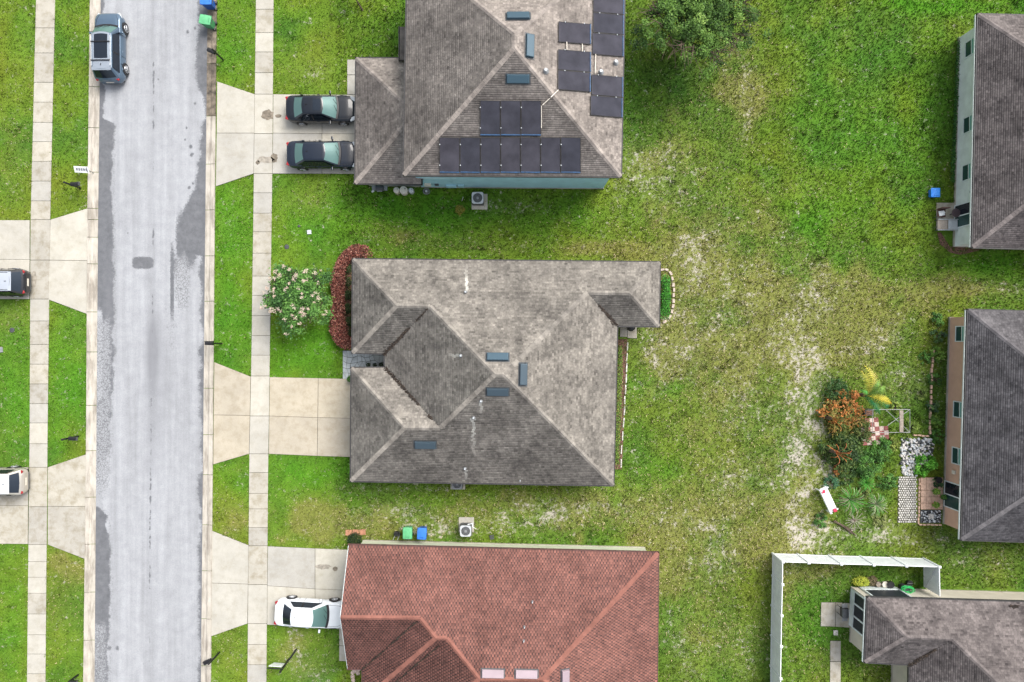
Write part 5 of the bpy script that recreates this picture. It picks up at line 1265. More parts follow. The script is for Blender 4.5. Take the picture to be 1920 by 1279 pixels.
# ------------------------------------------------------------------ VEGETATION
def leaves(N, cen, rad, size, cols, shell=.55, seed=0, up=.5, flat=1.0, clump=0, lobes=0, spread=.11):
    """random leaf quads through an ellipsoid; returns V,F,C"""
    r = np.random.default_rng(seed)
    cen = np.array(cen, float); rad = np.array(rad, float)
    if clump:
        d = r.normal(size=(clump, 3)); d /= np.linalg.norm(d, axis=1)[:, None]; d[:, 2] = np.abs(d[:, 2]) * .9 - .15
        rr_ = (shell + (1 - shell) * r.random(clump)) [:, None]
        if lobes: rr_ = rr_ * (1 + .22 * np.sin(np.arctan2(d[:, 1], d[:, 0]) * lobes + seed))[:, None]
        cc_ = d * rr_ * rad; ctone = r.random(clump); idx = r.integers(0, clump, N)
        p = cc_[idx] + r.normal(size=(N, 3)) * np.array([1, 1, .8]) * spread * rad.mean(); tone = ctone[idx] * .72 + r.random(N) * .28
        if spread < .1: tone = np.clip(tone * .75 + .35 * (p[:, 2] / rad[2]), 0, 1)  # crown shading put into leaf colour: low leaves darker, high ones lighter
    else:
        d = r.normal(size=(N, 3)); d /= np.linalg.norm(d, axis=1)[:, None]; d[:, 2] = np.abs(d[:, 2])
        p = d * (shell + (1 - shell) * r.random(N) ** .6)[:, None] * rad; tone = r.random(N)
        h = fbm(p[:, 0] * 2.2 + 9, p[:, 1] * 2.2 + 4, seed, 3); p *= (.8 + .4 * h)[:, None]; tone = tone * .5 + h * .5
    p = p + cen
    a = r.random(N) * 2 * math.pi; tl = r.normal(0, up, (N, 2))
    s_ = size * (.6 + .8 * r.random(N)); asp = .5
    u = np.stack([np.cos(a), np.sin(a), tl[:, 0]], 1); v = np.stack([-np.sin(a), np.cos(a), tl[:, 1]], 1)
    u *= s_[:, None]; v *= (s_ * asp)[:, None]
    Vx = np.stack([p - u * .5, p - v * .5, p + u * .5, p + v * .5], 1).reshape(-1, 3)
    F = np.arange(N * 4).reshape(-1, 4)
    C_ = np.array(cols); kk = np.clip(tone * (len(C_) - 1), 0, len(C_) - 1.001); i0 = kk.astype(int); fr = (kk - i0)[:, None]
    c = C_[i0] * (1 - fr) + C_[i0 + 1] * fr; c = c * (.8 + .4 * r.random(N))[:, None]
    return Vx, F, c
GREEN = [(.018, .05, .012), (.04, .11, .018), (.07, .19, .03), (.12, .26, .05)]
def shrub(label, px, py, r, h, cols=GREEN, n=700, leaf=.10, name='shrub', cat='shrub', group=None, ry=None, seed=None, clump=0, up=.5):
    z = h * .6; p = G(px, py, z); ry = ry or r; seed = seed if seed is not None else int(px * 7 + py) % 1000
    o = thing(name, label, cat, (p.x, p.y, 0), 0, group); ORG[o] = Vector()
    m = MB()
    for i in range(4):
        a = i * 1.57 + .4; m.tube((0, 0, 0), (math.cos(a) * r * .45, math.sin(a) * r * .45, h * .6), .025, .012, 5)
    m.build('stem', M['bark'], o, world=False)
    V_, F_, C_ = leaves(n, (0, 0, h * .12), (r, ry, h * .9), leaf, cols, seed=seed, clump=clump, up=up)
    f = fastmesh('foliage', V_, F_, M['leaf'], o, color=C_, org=Vector()); return o
# broad-leaf tree
def tree(label, px, py, r, h, cols, name, nleaf=9000, leaf=.13, clump=120, limbs=9, seed=1, zc=None, blossom=None, cat='tree', flat=.6, spread=.08):
    zc = zc or h * .62; p = G(px, py, zc); o = thing(name, label, cat, (p.x, p.y, 0)); ORG[o] = Vector()
    rr_ = random.Random(seed); m = MB(); th = h * .3
    m.tube((0, 0, 0), (.05, .03, th), r * .055, r * .04, 9); m.build('trunk', M['bark'], o, world=False, smooth=50)
    m = MB()
    for i in range(limbs):
        a = i * 2 * math.pi / limbs + rr_.uniform(-.2, .2); b = Vector((.05, .03, th * rr_.uniform(.7, 1))); d1 = Vector((math.cos(a) * r * .4, math.sin(a) * r * .4, zc * .75 + rr_.uniform(-.2, .3)))
        m.tube(b, d1, r * .028, r * .018, 6)
        for j in range(4):
            a2 = a + rr_.uniform(-.6, .6); d2 = Vector((math.cos(a2) * r * rr_.uniform(.65, .95), math.sin(a2) * r * rr_.uniform(.65, .95), zc + rr_.uniform(-.1, .35) * h * .5))
            m.tube(d1, d2, r * .014, r * .006, 5)
            for k3 in range(3):
                a3 = a2 + rr_.uniform(-.35, .35); m.tube(d1.lerp(d2, rr_.uniform(.3, .9)), Vector((math.cos(a3) * r * rr_.uniform(.7, 1.05), math.sin(a3) * r * rr_.uniform(.7, 1.05), d2.z + rr_.uniform(-.2, .3))), r * .006, r * .003, 4)
    m.build('limb', M['bark'], o, world=False)
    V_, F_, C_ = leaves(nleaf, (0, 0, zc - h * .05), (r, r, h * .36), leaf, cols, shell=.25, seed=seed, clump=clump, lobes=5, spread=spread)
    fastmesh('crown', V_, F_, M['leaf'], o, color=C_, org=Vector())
    if blossom:
        n, cols2, s2 = blossom; r2_ = np.random.default_rng(seed + 5); VV, FF, CC = [], [], []
        for i in range(n):
            a = r2_.random() * 6.28; q_ = math.sqrt(r2_.random()) * .95 * r * (1 + .2 * math.sin(a * 5 + seed)); zt = zc + h * .33 * math.sqrt(max(0, 1 - (q_ / r / 1.15) ** 2)) - .05
            v_, f_, c_ = leaves(int(r2_.integers(14, 34)), (math.cos(a) * q_, math.sin(a) * q_, zt), (.11 + .1 * r2_.random(), .10 + .08 * r2_.random(), .16), s2, cols2, shell=0, seed=i + 100)
            FF.append(f_ + sum(len(x) for x in VV)); VV.append(v_); CC.append(c_)
        b = fastmesh('blossom', np.concatenate(VV), np.concatenate(FF), M['leaf'], o, color=np.concatenate(CC), kind='stuff', org=Vector())
    return o
tree('crape myrtle with pale pink blossom in the front lawn', 555, 557, 2.15, 3.6, [(.02, .055, .015), (.05, .13, .03), (.10, .24, .045), (.17, .32, .07)], 'crape_myrtle', 15000, .14, 240, seed=4, zc=2.3, spread=.10,
     blossom=(62, [(.40, .36, .20), (.50, .38, .30), (.62, .50, .44), (.45, .50, .22)], .07))
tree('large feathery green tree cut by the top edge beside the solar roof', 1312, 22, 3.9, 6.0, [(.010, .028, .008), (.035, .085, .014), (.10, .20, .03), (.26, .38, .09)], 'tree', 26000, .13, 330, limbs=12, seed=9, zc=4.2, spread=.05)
# sapling at top
p = G(680, 20); o = thing('sapling', 'thin sapling with dark leaning trunk at the top lawn', 'sapling', (p.x, p.y, 0)); ORG[o] = Vector()
MB().tube((0, 0, 0), (-.25, .35, .7), .06, .045, 7).tube((-.25, .35, .7), (-.62, .75, 1.5), .045, .03, 7).build('trunk', M['bark'], o, world=False)
V_, F_, C_ = leaves(500, (-.7, .85, 1.5), (.5, .5, .4), .12, GREEN, seed=3); fastmesh('crown', V_, F_, M['leaf'], o, color=C_, org=Vector())

# copper hedge on the west side of the central house
def band_leaves(poly_px, z, N, size, cols, seed, w=.0, dens=None, zj=.2):
    r = np.random.default_rng(seed); P = np.array([G(x, y, z)[:2] for x, y in poly_px]); d = np.linalg.norm(np.diff(P, axis=0), axis=1); cs = np.concatenate([[0], np.cumsum(d)])
    t_ = r.random(N) * cs[-1]; X = np.interp(t_, cs, P[:, 0]); Y = np.interp(t_, cs, P[:, 1])
    a = r.random(N) * 6.283; q_ = np.sqrt(r.random(N)) * w
    lump = .75 + .5 * vnoise(t_ * 1.6, t_ * 0 + 2, seed)
    X = X + np.cos(a) * q_ * lump; Y = Y + np.sin(a) * q_ * lump; zz = z * (.55 + .45 * np.sqrt(np.clip(1 - (q_ / w) ** 2, 0, 1))) * lump ** .3 + r.normal(0, .05, N)
    c3 = np.stack([X, Y, zz], 1)
    an = r.random(N) * 6.283; tl = r.normal(0, .5, (N, 2)); s_ = size * (.6 + .8 * r.random(N))
    u = np.stack([np.cos(an), np.sin(an), tl[:, 0]], 1) * s_[:, None]; v = np.stack([-np.sin(an), np.cos(an), tl[:, 1]], 1) * (s_ * .45)[:, None]
    Vx = np.stack([c3 - u * .5, c3 - v * .5, c3 + u * .5, c3 + v * .5], 1).reshape(-1, 3)
    C_ = np.array(cols); tone = r.random(N); kk = np.clip(tone * (len(C_) - 1), 0, len(C_) - 1.001); i0 = kk.astype(int); fr = (kk - i0)[:, None]
    return Vx, np.arange(N * 4).reshape(-1, 4), C_[i0] * (1 - fr) + C_[i0 + 1] * fr
def hedge(label, pts, z, w, n, size, cols, seed, name='hedge'):
    p0 = G(*pts[0], z); o = thing(name, label, 'hedge', (p0.x, p0.y, 0))
    V_, F_, C_ = band_leaves(pts, z, n, size, cols, seed, w)
    fastmesh('foliage', V_, F_, M['leaf'], o, color=C_)
    m = MB(); r_ = random.Random(seed)
    for (x0, y0), (x1, y1) in zip(pts[:-1], pts[1:]):
        for i in range(3):
            q_ = G(x0 + (x1 - x0) * i / 3, y0 + (y1 - y0) * i / 3, 0); m.tube(q_, q_ + Vector((r_.uniform(-.1, .1), r_.uniform(-.1, .1), z * .8)), .02, .012, 5)
    m.build('stem', M['bark'], o); return o
hedge('curved copper red hedge wrapping the front of the central house', [(684, 474), (668, 471), (652, 476), (641, 488), (634, 505), (631, 530), (632, 560), (631, 590), (632, 620), (640, 638), (651, 645)], .9, .50, 8500, .12,
      [(.035, .010, .010), (.08, .022, .018), (.15, .042, .030), (.25, .085, .06), (.42, .22, .16)], 3)
mp = MB().prism([(G(*p_).x, G(*p_).y) for p_ in [(640, 485), (672, 480), (672, 655), (640, 648)]], .001, .03).build('mulch_bed', M['mulch']); tag(mp, 'brown mulch bed between copper hedge and west wall', 'mulch', kind='structure')
for i, (px, py) in enumerate(((650, 503), (648, 528), (650, 553), (652, 578), (654, 603), (655, 628))):
    shrub(['dark round shrub inside the copper hedge, topmost of six', 'dark round shrub inside the copper hedge, second from top', 'dark round shrub inside the copper hedge, third from top', 'dark round shrub inside the copper hedge, fourth from top', 'dark round shrub inside the copper hedge, fifth from top', 'dark round shrub inside the copper hedge, lowest by entry walk'][i],
          px, py, .36, .6, [(.01, .02, .008), (.022, .045, .014), (.04, .07, .02), (.05, .06, .03)], 500, .07, group='dark shrubs behind the copper hedge')
shrub('small dark green shrub at entry walk and garage corner', 656, 711, .26, .8, GREEN, 500, .07)
shrub('dark clipped round shrub at the corner of the red roofed house', 664, 1013, .5, .8, [(.008, .018, .008), (.018, .04, .012), (.03, .07, .02)], 1400, .06, name='clipped_shrub')
for i, px in enumerate((690, 702, 714)):
    shrub(['low dark plant on the entry walk, nearest the street', 'low dark plant in the middle of the entry walk edge', 'low dark plant on the entry walk, nearest the door'][i], px, 684.5, .15, .3, [(.01, .02, .01), (.03, .06, .02)], 120, .07, name='potted_plant', cat='plant', group='plants along the entry walk')
# east bed of the central house
def edging(label, pts, mt, step=.36, size=(.33, .18, .12), name='edging', cat='edging', part='edging_stone', jit=.06):
    o = thing(name, label, cat, G(*pts[0]), kind=None); acc = 0
    P = [G(*p_) for p_ in pts]
    for a_, b_ in zip(P[:-1], P[1:]):
        d = b_ - a_; L = d.length; n = max(1, round(L / step)); rz = math.atan2(d.y, d.x)
        for i in range(n):
            c0 = a_ + d * ((i + .5) / n)
            MB().box((c0.x + random.uniform(-.02, .02), c0.y + random.uniform(-.02, .02), size[2] / 2), (min(size[0], L / n * .94) * random.uniform(.85, 1), size[1] * random.uniform(.85, 1.1), size[2] * random.uniform(.8, 1.15)), rz + random.uniform(-jit, jit), top=.9).build(part, mt, o, bevel=.015)
    return o
edging('curved pale stone edging around the green shrubs at the east end', [(1238, 507), (1246, 505), (1254, 508), (1259, 516), (1262, 530), (1263, 548), (1262, 570), (1259, 588), (1252, 600), (1240, 606)], M['stone_pink'])
hedge('dense bright green hedge behind stone edging at the east end', [(1249, 522), (1250, 540), (1250, 560), (1249, 580), (1246, 590)], .7, .36, 2600, .10, [(.012, .04, .01), (.03, .12, .015), (.05, .24, .02), (.08, .34, .04)], 8)
mp = MB().prism([(G(*p_).x, G(*p_).y) for p_ in [(1156, 636), (1176, 636), (1174, 700), (1170, 780), (1166, 880), (1152, 880)]], .001, .03).build('mulch_bed', M['mulch']); tag(mp, 'brown mulch strip along the east wall of the central house', 'mulch', kind='structure')
edging('thin pale edging line along the east mulch strip', [(1177, 640), (1174, 700), (1170, 780), (1166, 830), (1164, 882)], M['stone'], .8, (.7, .09, .08))
hedge('low yellow green plants in the east mulch strip', [(1163, 650), (1161, 720), (1159, 800), (1157, 870)], .25, .20, 1300, .10, [(.03, .08, .01), (.10, .20, .03), (.25, .30, .05)], 12, name='border_plants')
# garden of the brown house
CROT = [(.03, .06, .015), (.10, .11, .02), (.38, .13, .03), (.55, .22, .07), (.12, .16, .03)]
shrub('large orange and green croton, upper one of the garden pair', 1585, 778, 1.45, 1.7, [(.03, .05, .012), (.09, .12, .02), (.16, .14, .03), (.45, .15, .04), (.20, .18, .05)], 2300, .17, name='croton', clump=60, seed=5)
shrub('dark croton with orange leaf tips, lower one of the garden pair', 1588, 850, 1.45, 1.7, [(.012, .03, .01), (.03, .07, .015), (.06, .10, .02), (.10, .12, .03)], 2400, .17, name='croton', clump=60, seed=6)
shrub('olive dark bush between the two crotons and the checkered tiles', 1620, 810, .8, 1.2, [(.02, .04, .012), (.07, .10, .02), (.13, .16, .04)], 900, .13, clump=30)
shrub('bright green bush right of the lower croton', 1632, 872, 1.0, 1.1, GREEN, 1400, .13, clump=40, seed=8)
shrub('green low bush above the cobbled path', 1655, 845, .9, .8, GREEN, 1000, .12, clump=34)
shrub('deep green bush behind the palm fronds', 1572, 735, .9, 1.0, [(.01, .035, .012), (.03, .08, .02), (.06, .13, .03)], 1000, .12, clump=40)
shrub('vivid green plant on the rock bed by the brown wall', 1738, 872, .85, .9, [(.03, .10, .01), (.08, .28, .02), (.16, .42, .05)], 1200, .14, clump=36)
shrub('light green plant beside the metal frame right end', 1711, 800, .6, .8, [(.05, .09, .02), (.13, .2, .03), (.22, .3, .06)], 700, .12, clump=24)
shrub('grassy green clump next to the cycads lower left', 1541, 978, .55, .5, GREEN, 700, .1, clump=20)
shrub('small bush above the white bench', 1560, 905, .55, .5, [(.02, .06, .03), (.04, .12, .06), (.07, .18, .07)], 500, .1, clump=20)
for i, (px, py, r_) in enumerate(((1760, 600, .5), (1762, 630, .55), (1758, 665, .6), (1757, 712, .55), (1752, 762, .5), (1757, 790, .6), (1760, 820, .5), (1762, 905, .4))):
    shrub(['topmost plant', 'second plant', 'third plant', 'fourth plant', 'fifth plant', 'sixth plant', 'seventh plant', 'lowest plant'][i] + ' down the bed against the brown wall', px, py, r_, .6, [GREEN, [(.02, .04, .03), (.05, .11, .04), (.10, .18, .05)], [(.03, .07, .01), (.10, .22, .03), (.22, .36, .06)]][i % 3], 480, .11, clump=16, group='plants in the bed against the brown wall')
def spiky(label, px, py, r, n, cols, name, cat='plant', h=.8, w=.05, seed=0, dirs=None, leaflets=True, z0=.2):
    r_ = random.Random(seed); p = G(px, py, z0); o = thing(name, label, cat, (p.x, p.y, 0)); ORG[o] = Vector()
    MB().lathe([(.10, 0), (.13, z0 * .6), (.07, z0 + .05)], (0, 0, 0), 8).build('trunk', M['bark'], o, world=False)
    V_, F_, C_ = [], [], []
    for i in range(n):
        a = dirs[i][0] if dirs else i * 2.39996 + r_.uniform(-.15, .15); L = (dirs[i][1] if dirs else r * r_.uniform(.75, 1.1)); col = np.array(dirs[i][2] if dirs else r_.choice(cols)); el = r_.uniform(.4, 1.1)
        prev = Vector((0, 0, z0)); seg = 9
        for s_ in range(1, seg + 1):
            t_ = s_ / seg; q_ = Vector((math.cos(a) * L * t_, math.sin(a) * L * t_, z0 + h * el * math.sin(t_ * 2.4)))
            sd2 = Vector((-math.sin(a), math.cos(a), 0)); ww = w * (1 - t_ * .8)
            V_ += [prev + sd2 * .012, prev - sd2 * .012, q_ - sd2 * .012, q_ + sd2 * .012]; F_.append([len(V_) - 4, len(V_) - 3, len(V_) - 2, len(V_) - 1]); C_.append(col * .8)
            if leaflets:
                ll = L * .20 * math.sin(math.pi * (.15 + .8 * t_)) + .05; fw = (q_ - prev).normalized()
                for k3 in range(2):
                    b_ = prev.lerp(q_, k3 / 2)
                    for sg in (1, -1):
                        tip = b_ + sd2 * (sg * ll * .8) + fw * ll * .55 + Vector((0, 0, -ll * .18)); wd = fw * w * .28
                        V_ += [b_ - wd, b_ + wd, tip + wd * .2, tip - wd * .2]; F_.append([len(V_) - 4, len(V_) - 3, len(V_) - 2, len(V_) - 1]); C_.append(col * r_.uniform(.7, 1.25))
            prev = q_
    V_ = [tuple(v) for v in V_]
    fastmesh('fronds', V_, F_, M['leaf'], o, color=C_, org=Vector()); return o
gy_, gg, gd2 = (.55, .50, .07), (.07, .28, .05), (.02, .13, .04)
spiky('palm with yellow and green fronds above the checkered tiles', 1624, 742, 1.6, 12, None, 'palm', 'palm', 1.5, .10, 2, dirs=[(R(108), 2.2, gy_), (R(100), 2.0, (.48, .42, .12)), (R(115), 1.9, gy_), (R(-18), 1.5, (.55, .45, .04)), (R(-8), 1.3, gy_), (R(-45), 1.2, gd2), (R(-70), 1.2, gd2), (R(60), 1.3, (.18, .30, .04)), (R(35), 1.2, (.15, .28, .05)), (R(80), 1.2, (.12, .25, .05)), (R(-60), 1.4, gd2), (R(150), .9, gg)], z0=1.1)
spiky('light green arching grass right of the yellow palm', 1652, 722, .9, 26, [(.13, .24, .04), (.22, .32, .06)], 'ornamental_grass', 'plant', .5, .03, 5, leaflets=False)
spiky('green spiky cycad right of the white bench', 1592, 936, 1.0, 70, [(.07, .30, .04), (.05, .20, .03), (.12, .38, .07), (.34, .32, .22)], 'cycad', 'cycad', .6, .035, 3, leaflets=False)
spiky('smaller cycad right of the larger one', 1640, 945, .8, 60, [(.09, .30, .06), (.16, .32, .09), (.40, .38, .28)], 'cycad', 'cycad', .55, .035, 4, leaflets=False)
spiky('vivid feathery plant between the cycads and croton', 1622, 905, .6, 50, [(.06, .28, .03), (.10, .34, .05)], 'fern', 'fern', .45, .03, 7, leaflets=False)
spiky('dry grey palm frond clump lying below the cycad', 1602, 976, .7, 18, [(.34, .30, .25), (.42, .38, .32)], 'dry_fronds', 'palm frond', .15, .05, 8, leaflets=False)
spiky('yellow orange upright leaves at the left side of the upper croton', 1560, 785, .9, 10, [(.50, .16, .04), (.40, .20, .06)], 'orange_plant', 'plant', 1.5, .14, 9, leaflets=False, z0=1.2)
spiky('bright orange leaves poking out of the lower croton', 1566, 848, .85, 11, [(.60, .16, .05), (.48, .14, .06)], 'orange_plant', 'plant', 1.3, .16, 10, leaflets=False, z0=1.3)
spiky('tan leaved bromeliad beside the checkered tiles', 1608, 788, .55, 14, [(.42, .25, .08), (.35, .26, .10)], 'bromeliad', 'plant', .9, .06, 11, leaflets=False, z0=.7)
# looser planting round the garden
for (lb, px, py, r_, h_, cl) in (
    ('weedy green clump left of the cobbled path', 1668, 905, .75, .5, GREEN),
    ('yellow green weeds right of the checkered tiles', 1675, 832, .6, .45, [(.08, .12, .02), (.18, .24, .04), (.3, .34, .08)]),
    ('olive weeds between fern and smaller cycad', 1622, 925, .45, .35, [(.04, .08, .02), (.12, .17, .04), (.2, .24, .06)]),
    ('dark green weeds below the lower croton', 1590, 893, .7, .5, [(.015, .04, .012), (.04, .09, .02), (.08, .15, .03)]),
    ('rust tinged plant at the lower edge of the lower croton', 1575, 882, .4, .6, CROT),
    ('orange green foliage spreading above the upper croton', 1600, 750, .75, 1.2, CROT),
    ('green tuft right of the yellow palm frond', 1682, 765, .5, .5, [(.06, .10, .02), (.16, .24, .04), (.26, .34, .06)]),
    ('pale weeds in the grass below the smaller cycad', 1652, 978, .6, .35, [(.10, .13, .04), (.22, .26, .08), (.34, .34, .16)]),
    ('green weeds at the upper end of the brick edging', 1738, 672, .45, .4, GREEN),
    ('bushy weeds left of the brick edging middle', 1728, 735, .5, .4, [(.05, .09, .02), (.13, .2, .04), (.2, .27, .06)])):
    shrub(lb, px, py, r_, h_, cl, int(900 * r_), .11, name='garden_plant', cat='plant', clump=22)
# logs
for i, (x0, y0, x1, y1, r_) in enumerate(((1562, 976, 1597, 1000, .07), (1575, 982, 1604, 1004, .05))):
    a_, b_ = G(x0, y0), G(x1, y1); mid_ = (a_ + b_) / 2; o = thing('log', ['long dark log lying below the cycads', 'thinner log lying right against the longer dark log'][i], 'log', (mid_.x, mid_.y, 0)); ORG[o] = Vector()
    a_, b_ = a_ - mid_, b_ - mid_; a_.z = b_.z = r_ + .02
    MB().tube(a_, (a_ + b_) / 2 + Vector((.05, .06, .02)), r_, r_ * 1.1, 8).tube((a_ + b_) / 2 + Vector((.05, .06, .02)), b_, r_ * 1.1, r_ * .6, 8).build('bark', M['bark'], o, world=False)
    MB().tube((a_ + b_) / 2, (a_ + b_) / 2 + Vector((.3, .1, .25)), .03, .012, 6).build('branch_stub', M['bark'], o, world=False)
# bench
p = G(1550, 937, .45); o = thing('garden_bench', 'white garden bench standing by the sandy patch', 'bench', (p.x, p.y, 0), R(-65)); ORG[o] = Vector()
for i in range(3): MB().box((0, -.05 + i * .17, .45), (1.7, .15, .035)).build('seat_slat', M['whitecap'], o, bevel=.008, world=False)
for i in range(3): MB().box((0, -.24 - .02 * i, .60 + .12 * i), (1.7, .03, .09)).build('back_slat', M['white'], o, world=False)
for sg in (-1, 1):
    for y in (-.2, .34): MB().box((sg * .8, y, .3 if y > 0 else .45), (.06, .06, .6 if y > 0 else .9)).build('leg', M['white'], o, world=False)
    MB().box((sg * .8, .08, .63), (.08, .64, .04)).build('armrest', M['whitecap'], o, bevel=.01, world=False)
for i, (dx_, dy_) in enumerate(((-.62, .0), (.78, .12))):
    q_ = Matrix.Rotation(R(-65), 3, 'Z') @ Vector((dx_, dy_, 0)); c = thing('cushion', ['crimson cushion on the upper end of the white bench', 'crimson cushion on the lower end of the white bench'][i], 'cushion', (p.x + q_.x, p.y + q_.y, .47 if i == 0 else .66)); ORG[c] = Vector()
    MB().box((0, 0, .05), (.26, .24, .10), .3).build('cover', M['red'], c, bevel=.04, world=False); MB().tube((-.13, 0, .05), (.13, 0, .05), .012, n=6).build('piping', M['red'], c, world=False)
# metal frame over the tiles
p0, p1 = G(1636, 768, .9), G(1706, 811, .9); cx, cy = (p0.x + p1.x) / 2, (p0.y + p1.y) / 2; o = thing('metal_frame', 'open galvanised pipe frame beside the checkered tiles', 'frame', (cx, cy, 0)); ORG[o] = Vector()
hx, hy = (p1.x - p0.x) / 2, (p0.y - p1.y) / 2
for s_ in (-1, 1):
    MB().tube((-hx, s_ * hy, .9), (hx, s_ * hy, .9), .018, n=6).build('rail', M['steel'], o, world=False)
    MB().tube((s_ * hx, -hy, .9), (s_ * hx, hy, .9), .018, n=6).build('rail', M['steel'], o, world=False)
    for s2 in (-1, 1): MB().tube((s_ * hx, s2 * hy, 0), (s_ * hx, s2 * hy, .9), .025, n=6).build('leg', M['steel'], o, world=False)
MB().tube((-hx * .3, hy, .9), (hx, -hy, .9), .02, n=6).build('brace', M['steel'], o, world=False); MB().tube((-hx * .2, -hy * .4, .9), (hx, hy, .9), .02, n=6).build('brace', M['steel'], o, world=False)
q_ = G(1690, 790, .95); pk = MB().box((0, 0, 0), (.26, 1.45, .05)).build('plank', M['wood'], None, bevel=.006); pk.location = (q_.x, q_.y, .955); tag(pk, 'grey weathered plank lying across the metal frame', 'plank')
# planter box left of the frame
q_ = G(1630, 774, .3); o = thing('planter', 'dark planter box at the foot of the palm', 'planter', (q_.x, q_.y, 0)); ORG[o] = Vector()
MB().box((0, 0, .15), (.6, .4, .3)).build('box', M['dgrey'], o, bevel=.02, world=False); MB().box((0, 0, .30), (.5, .3, .02)).build('soil', M['mulch'], o, world=False)
# checkered tiles
o = thing('checkered_paving', 'red and cream checkered tiles in the garden', 'paving', G(1640, 810), kind='structure')
pat = ['.XO..', '.OXOX', '..OXO', 'OXOXO', '.OXOX', 'OXOX.', 'XOXO.']
for j in range(6):
    for i in range(6):
        if (j < 2 and i > 3) or (j == 5 and i > 3) or (j == 0 and i == 0): continue
        px, py = 1617 + i * 8.4 + j * .8, 789 + j * 8.4 - i * .6; p = G(px, py)
        MB().box((p.x, p.y, .03), (.295, .295, .05), R(4)).build('tile', M['tile_red'] if (i + j) % 2 else M['tile_cream'], o, bevel=.006)
# cobbled white path
def stones(o, poly, n, mts, smin, smax, z=.06, part='stones'):
    for mt in mts:
        m = MB()
        for i in range(n // len(mts)):
            x0 = min(p_[0] for p_ in poly); x1 = max(p_[0] for p_ in poly); y0 = min(p_[1] for p_ in poly); y1 = max(p_[1] for p_ in poly)
            p = G(random.uniform(x0, x1), random.uniform(y0, y1)); s_ = random.uniform(smin, smax)
            m.lathe([(s_ * .8, 0), (s_, z * .5), (s_ * .6, z * random.uniform(.8, 1.6))], (p.x, p.y, 0), 6, M=Matrix.Rotation(random.random() * 6, 3, 'Z'))
        m.build(part, mt, o, kind='stuff')
o = thing('cobble_path', 'narrow path of small white cobbles leading to the pink patio', 'path', G(1700, 940), kind='structure')
MB().prism([(G(*p_).x, G(*p_).y) for p_ in [(1684, 893), (1714, 893), (1719, 980), (1682, 980)]], .001, .02).build('joint_bed', M['joint'], o)
m = MB()
for j in range(21):
    for i in range(8):
        p = G(1685 + i * 4.3 + (2 if j % 2 else 0), 895 + j * 4.15); m.box((p.x + random.uniform(-.01, .01), p.y + random.uniform(-.01, .01), .03), (.125 * random.uniform(.8, 1.05), .12 * random.uniform(.8, 1.05), .06), random.uniform(-.2, .2), top=.85)
m.build('cobbles', M['stone'], o, kind='stuff')
o = thing('rock_bed', 'bed of white and grey rocks beside the brown wall', 'rocks', G(1715, 845), kind='stuff')
stones(o, [(1688, 822), (1748, 870)], 330, [M['stone'], M['lgrey'], M['dgrey']], .06, .13, .12)
stones(o, [(1690, 868), (1718, 893)], 70, [M['stone'], M['lgrey']], .05, .11, .10)
# pink patio
o = thing('pink_patio', 'pink paved patio with dark pebble mosaic by the brown wall', 'patio', G(1745, 930), kind='structure')
for j in range(5):
    for i in range(4):
        a_, b_ = G(1725 + i * 10.4, 895 + j * 12), G(1725 + (i + 1) * 10.4, 895 + (j + 1) * 12)
        MB().prism([(a_.x + .01, a_.y - .01), (b_.x - .01, a_.y - .01), (b_.x - .01, b_.y + .01), (a_.x + .01, b_.y + .01)], .01, .09).build('paver', M['brick'], o, bevel=.005)
MB().prism([(G(*p_).x, G(*p_).y) for p_ in [(1725, 956), (1764, 956), (1764, 980), (1725, 980)]], .001, .05).build('mosaic_bed', M['dgrey'], o)
stones(o, [(1726, 957), (1763, 979)], 150, [M['whitecap'], M['lgrey'], M['black']], .03, .06, .09, 'pebbles')
p = G(1744, 968); MB().box((p.x, p.y, .07), (.36, .34, .1)).build('centre_stone', M['stone'], o, bevel=.01)
edging('pink brick border around the mosaic end of the patio', [(1723, 896), (1722, 955), (1721, 983), (1765, 984)], M['brick'], .26, (.24, .10, .12), part='brick', name='brick_border')
edging('pink brick edging line running down the bed by the brown wall', [(1749, 655), (1746, 690), (1744, 750), (1742, 815)], M['brick'], .34, (.32, .13, .14), part='brick', name='brick_border')
edging('short pink brick edging above the rock bed', [(1711, 816), (1741, 817)], M['brick'], .3, (.28, .12, .14), part='brick', name='brick_border')
# pots
def pot(label, px, py, r, h, mt='black', plant=None):
    p = G(px, py, h); o = thing('plant_pot', label, 'plant pot', (p.x, p.y, .09 if px > 1720 and 890 < py < 960 else 0)); ORG[o] = Vector()
    MB().lathe([(r * .7, 0), (r, h), (r * 1.08, h), (r * 1.08, h - .03), (r * .9, h - .03)], (0, 0, 0), 16).build('pot', M[mt], o, smooth=50, world=False)
    MB().lathe([(r * .88, 0), (r * .88, .01)], (0, 0, h - .05), 14).build('soil', M['mulch'], o, world=False)
    if plant:
        V_, F_, C_ = leaves(160, (0, 0, h), (r * 1.7, r * 1.7, .35), .10, plant, seed=int(px)); fastmesh('leaves', V_, F_, M['leaf'], o, color=C_, org=Vector())
pot('black empty pot on the pink patio corner', 1760, 900, .2, .4)
YG = [(.05, .14, .02), (.15, .30, .04), (.3, .38, .05)]
pot('pot with bright plant on the patio, upper one', 1753, 921, .14, .25, 'dgrey', YG); pot('pot with bright plant on the patio, lower one', 1752, 946, .14, .25, 'terracotta', YG)
pot('reddish brown pot beside the patio glass door', 1766, 931, .10, .25, 'terracotta', GREEN)
pot('dark pot by the fenced porch wall right of the ring planters', 1671, 1097, .22, .4)
pot('small ring shaped planter by porch wall, left one', 1648, 1096, .17, .3, 'wood'); pot('tan ring shaped planter by the porch wall, right one', 1660, 1096, .19, .3, 'cream')
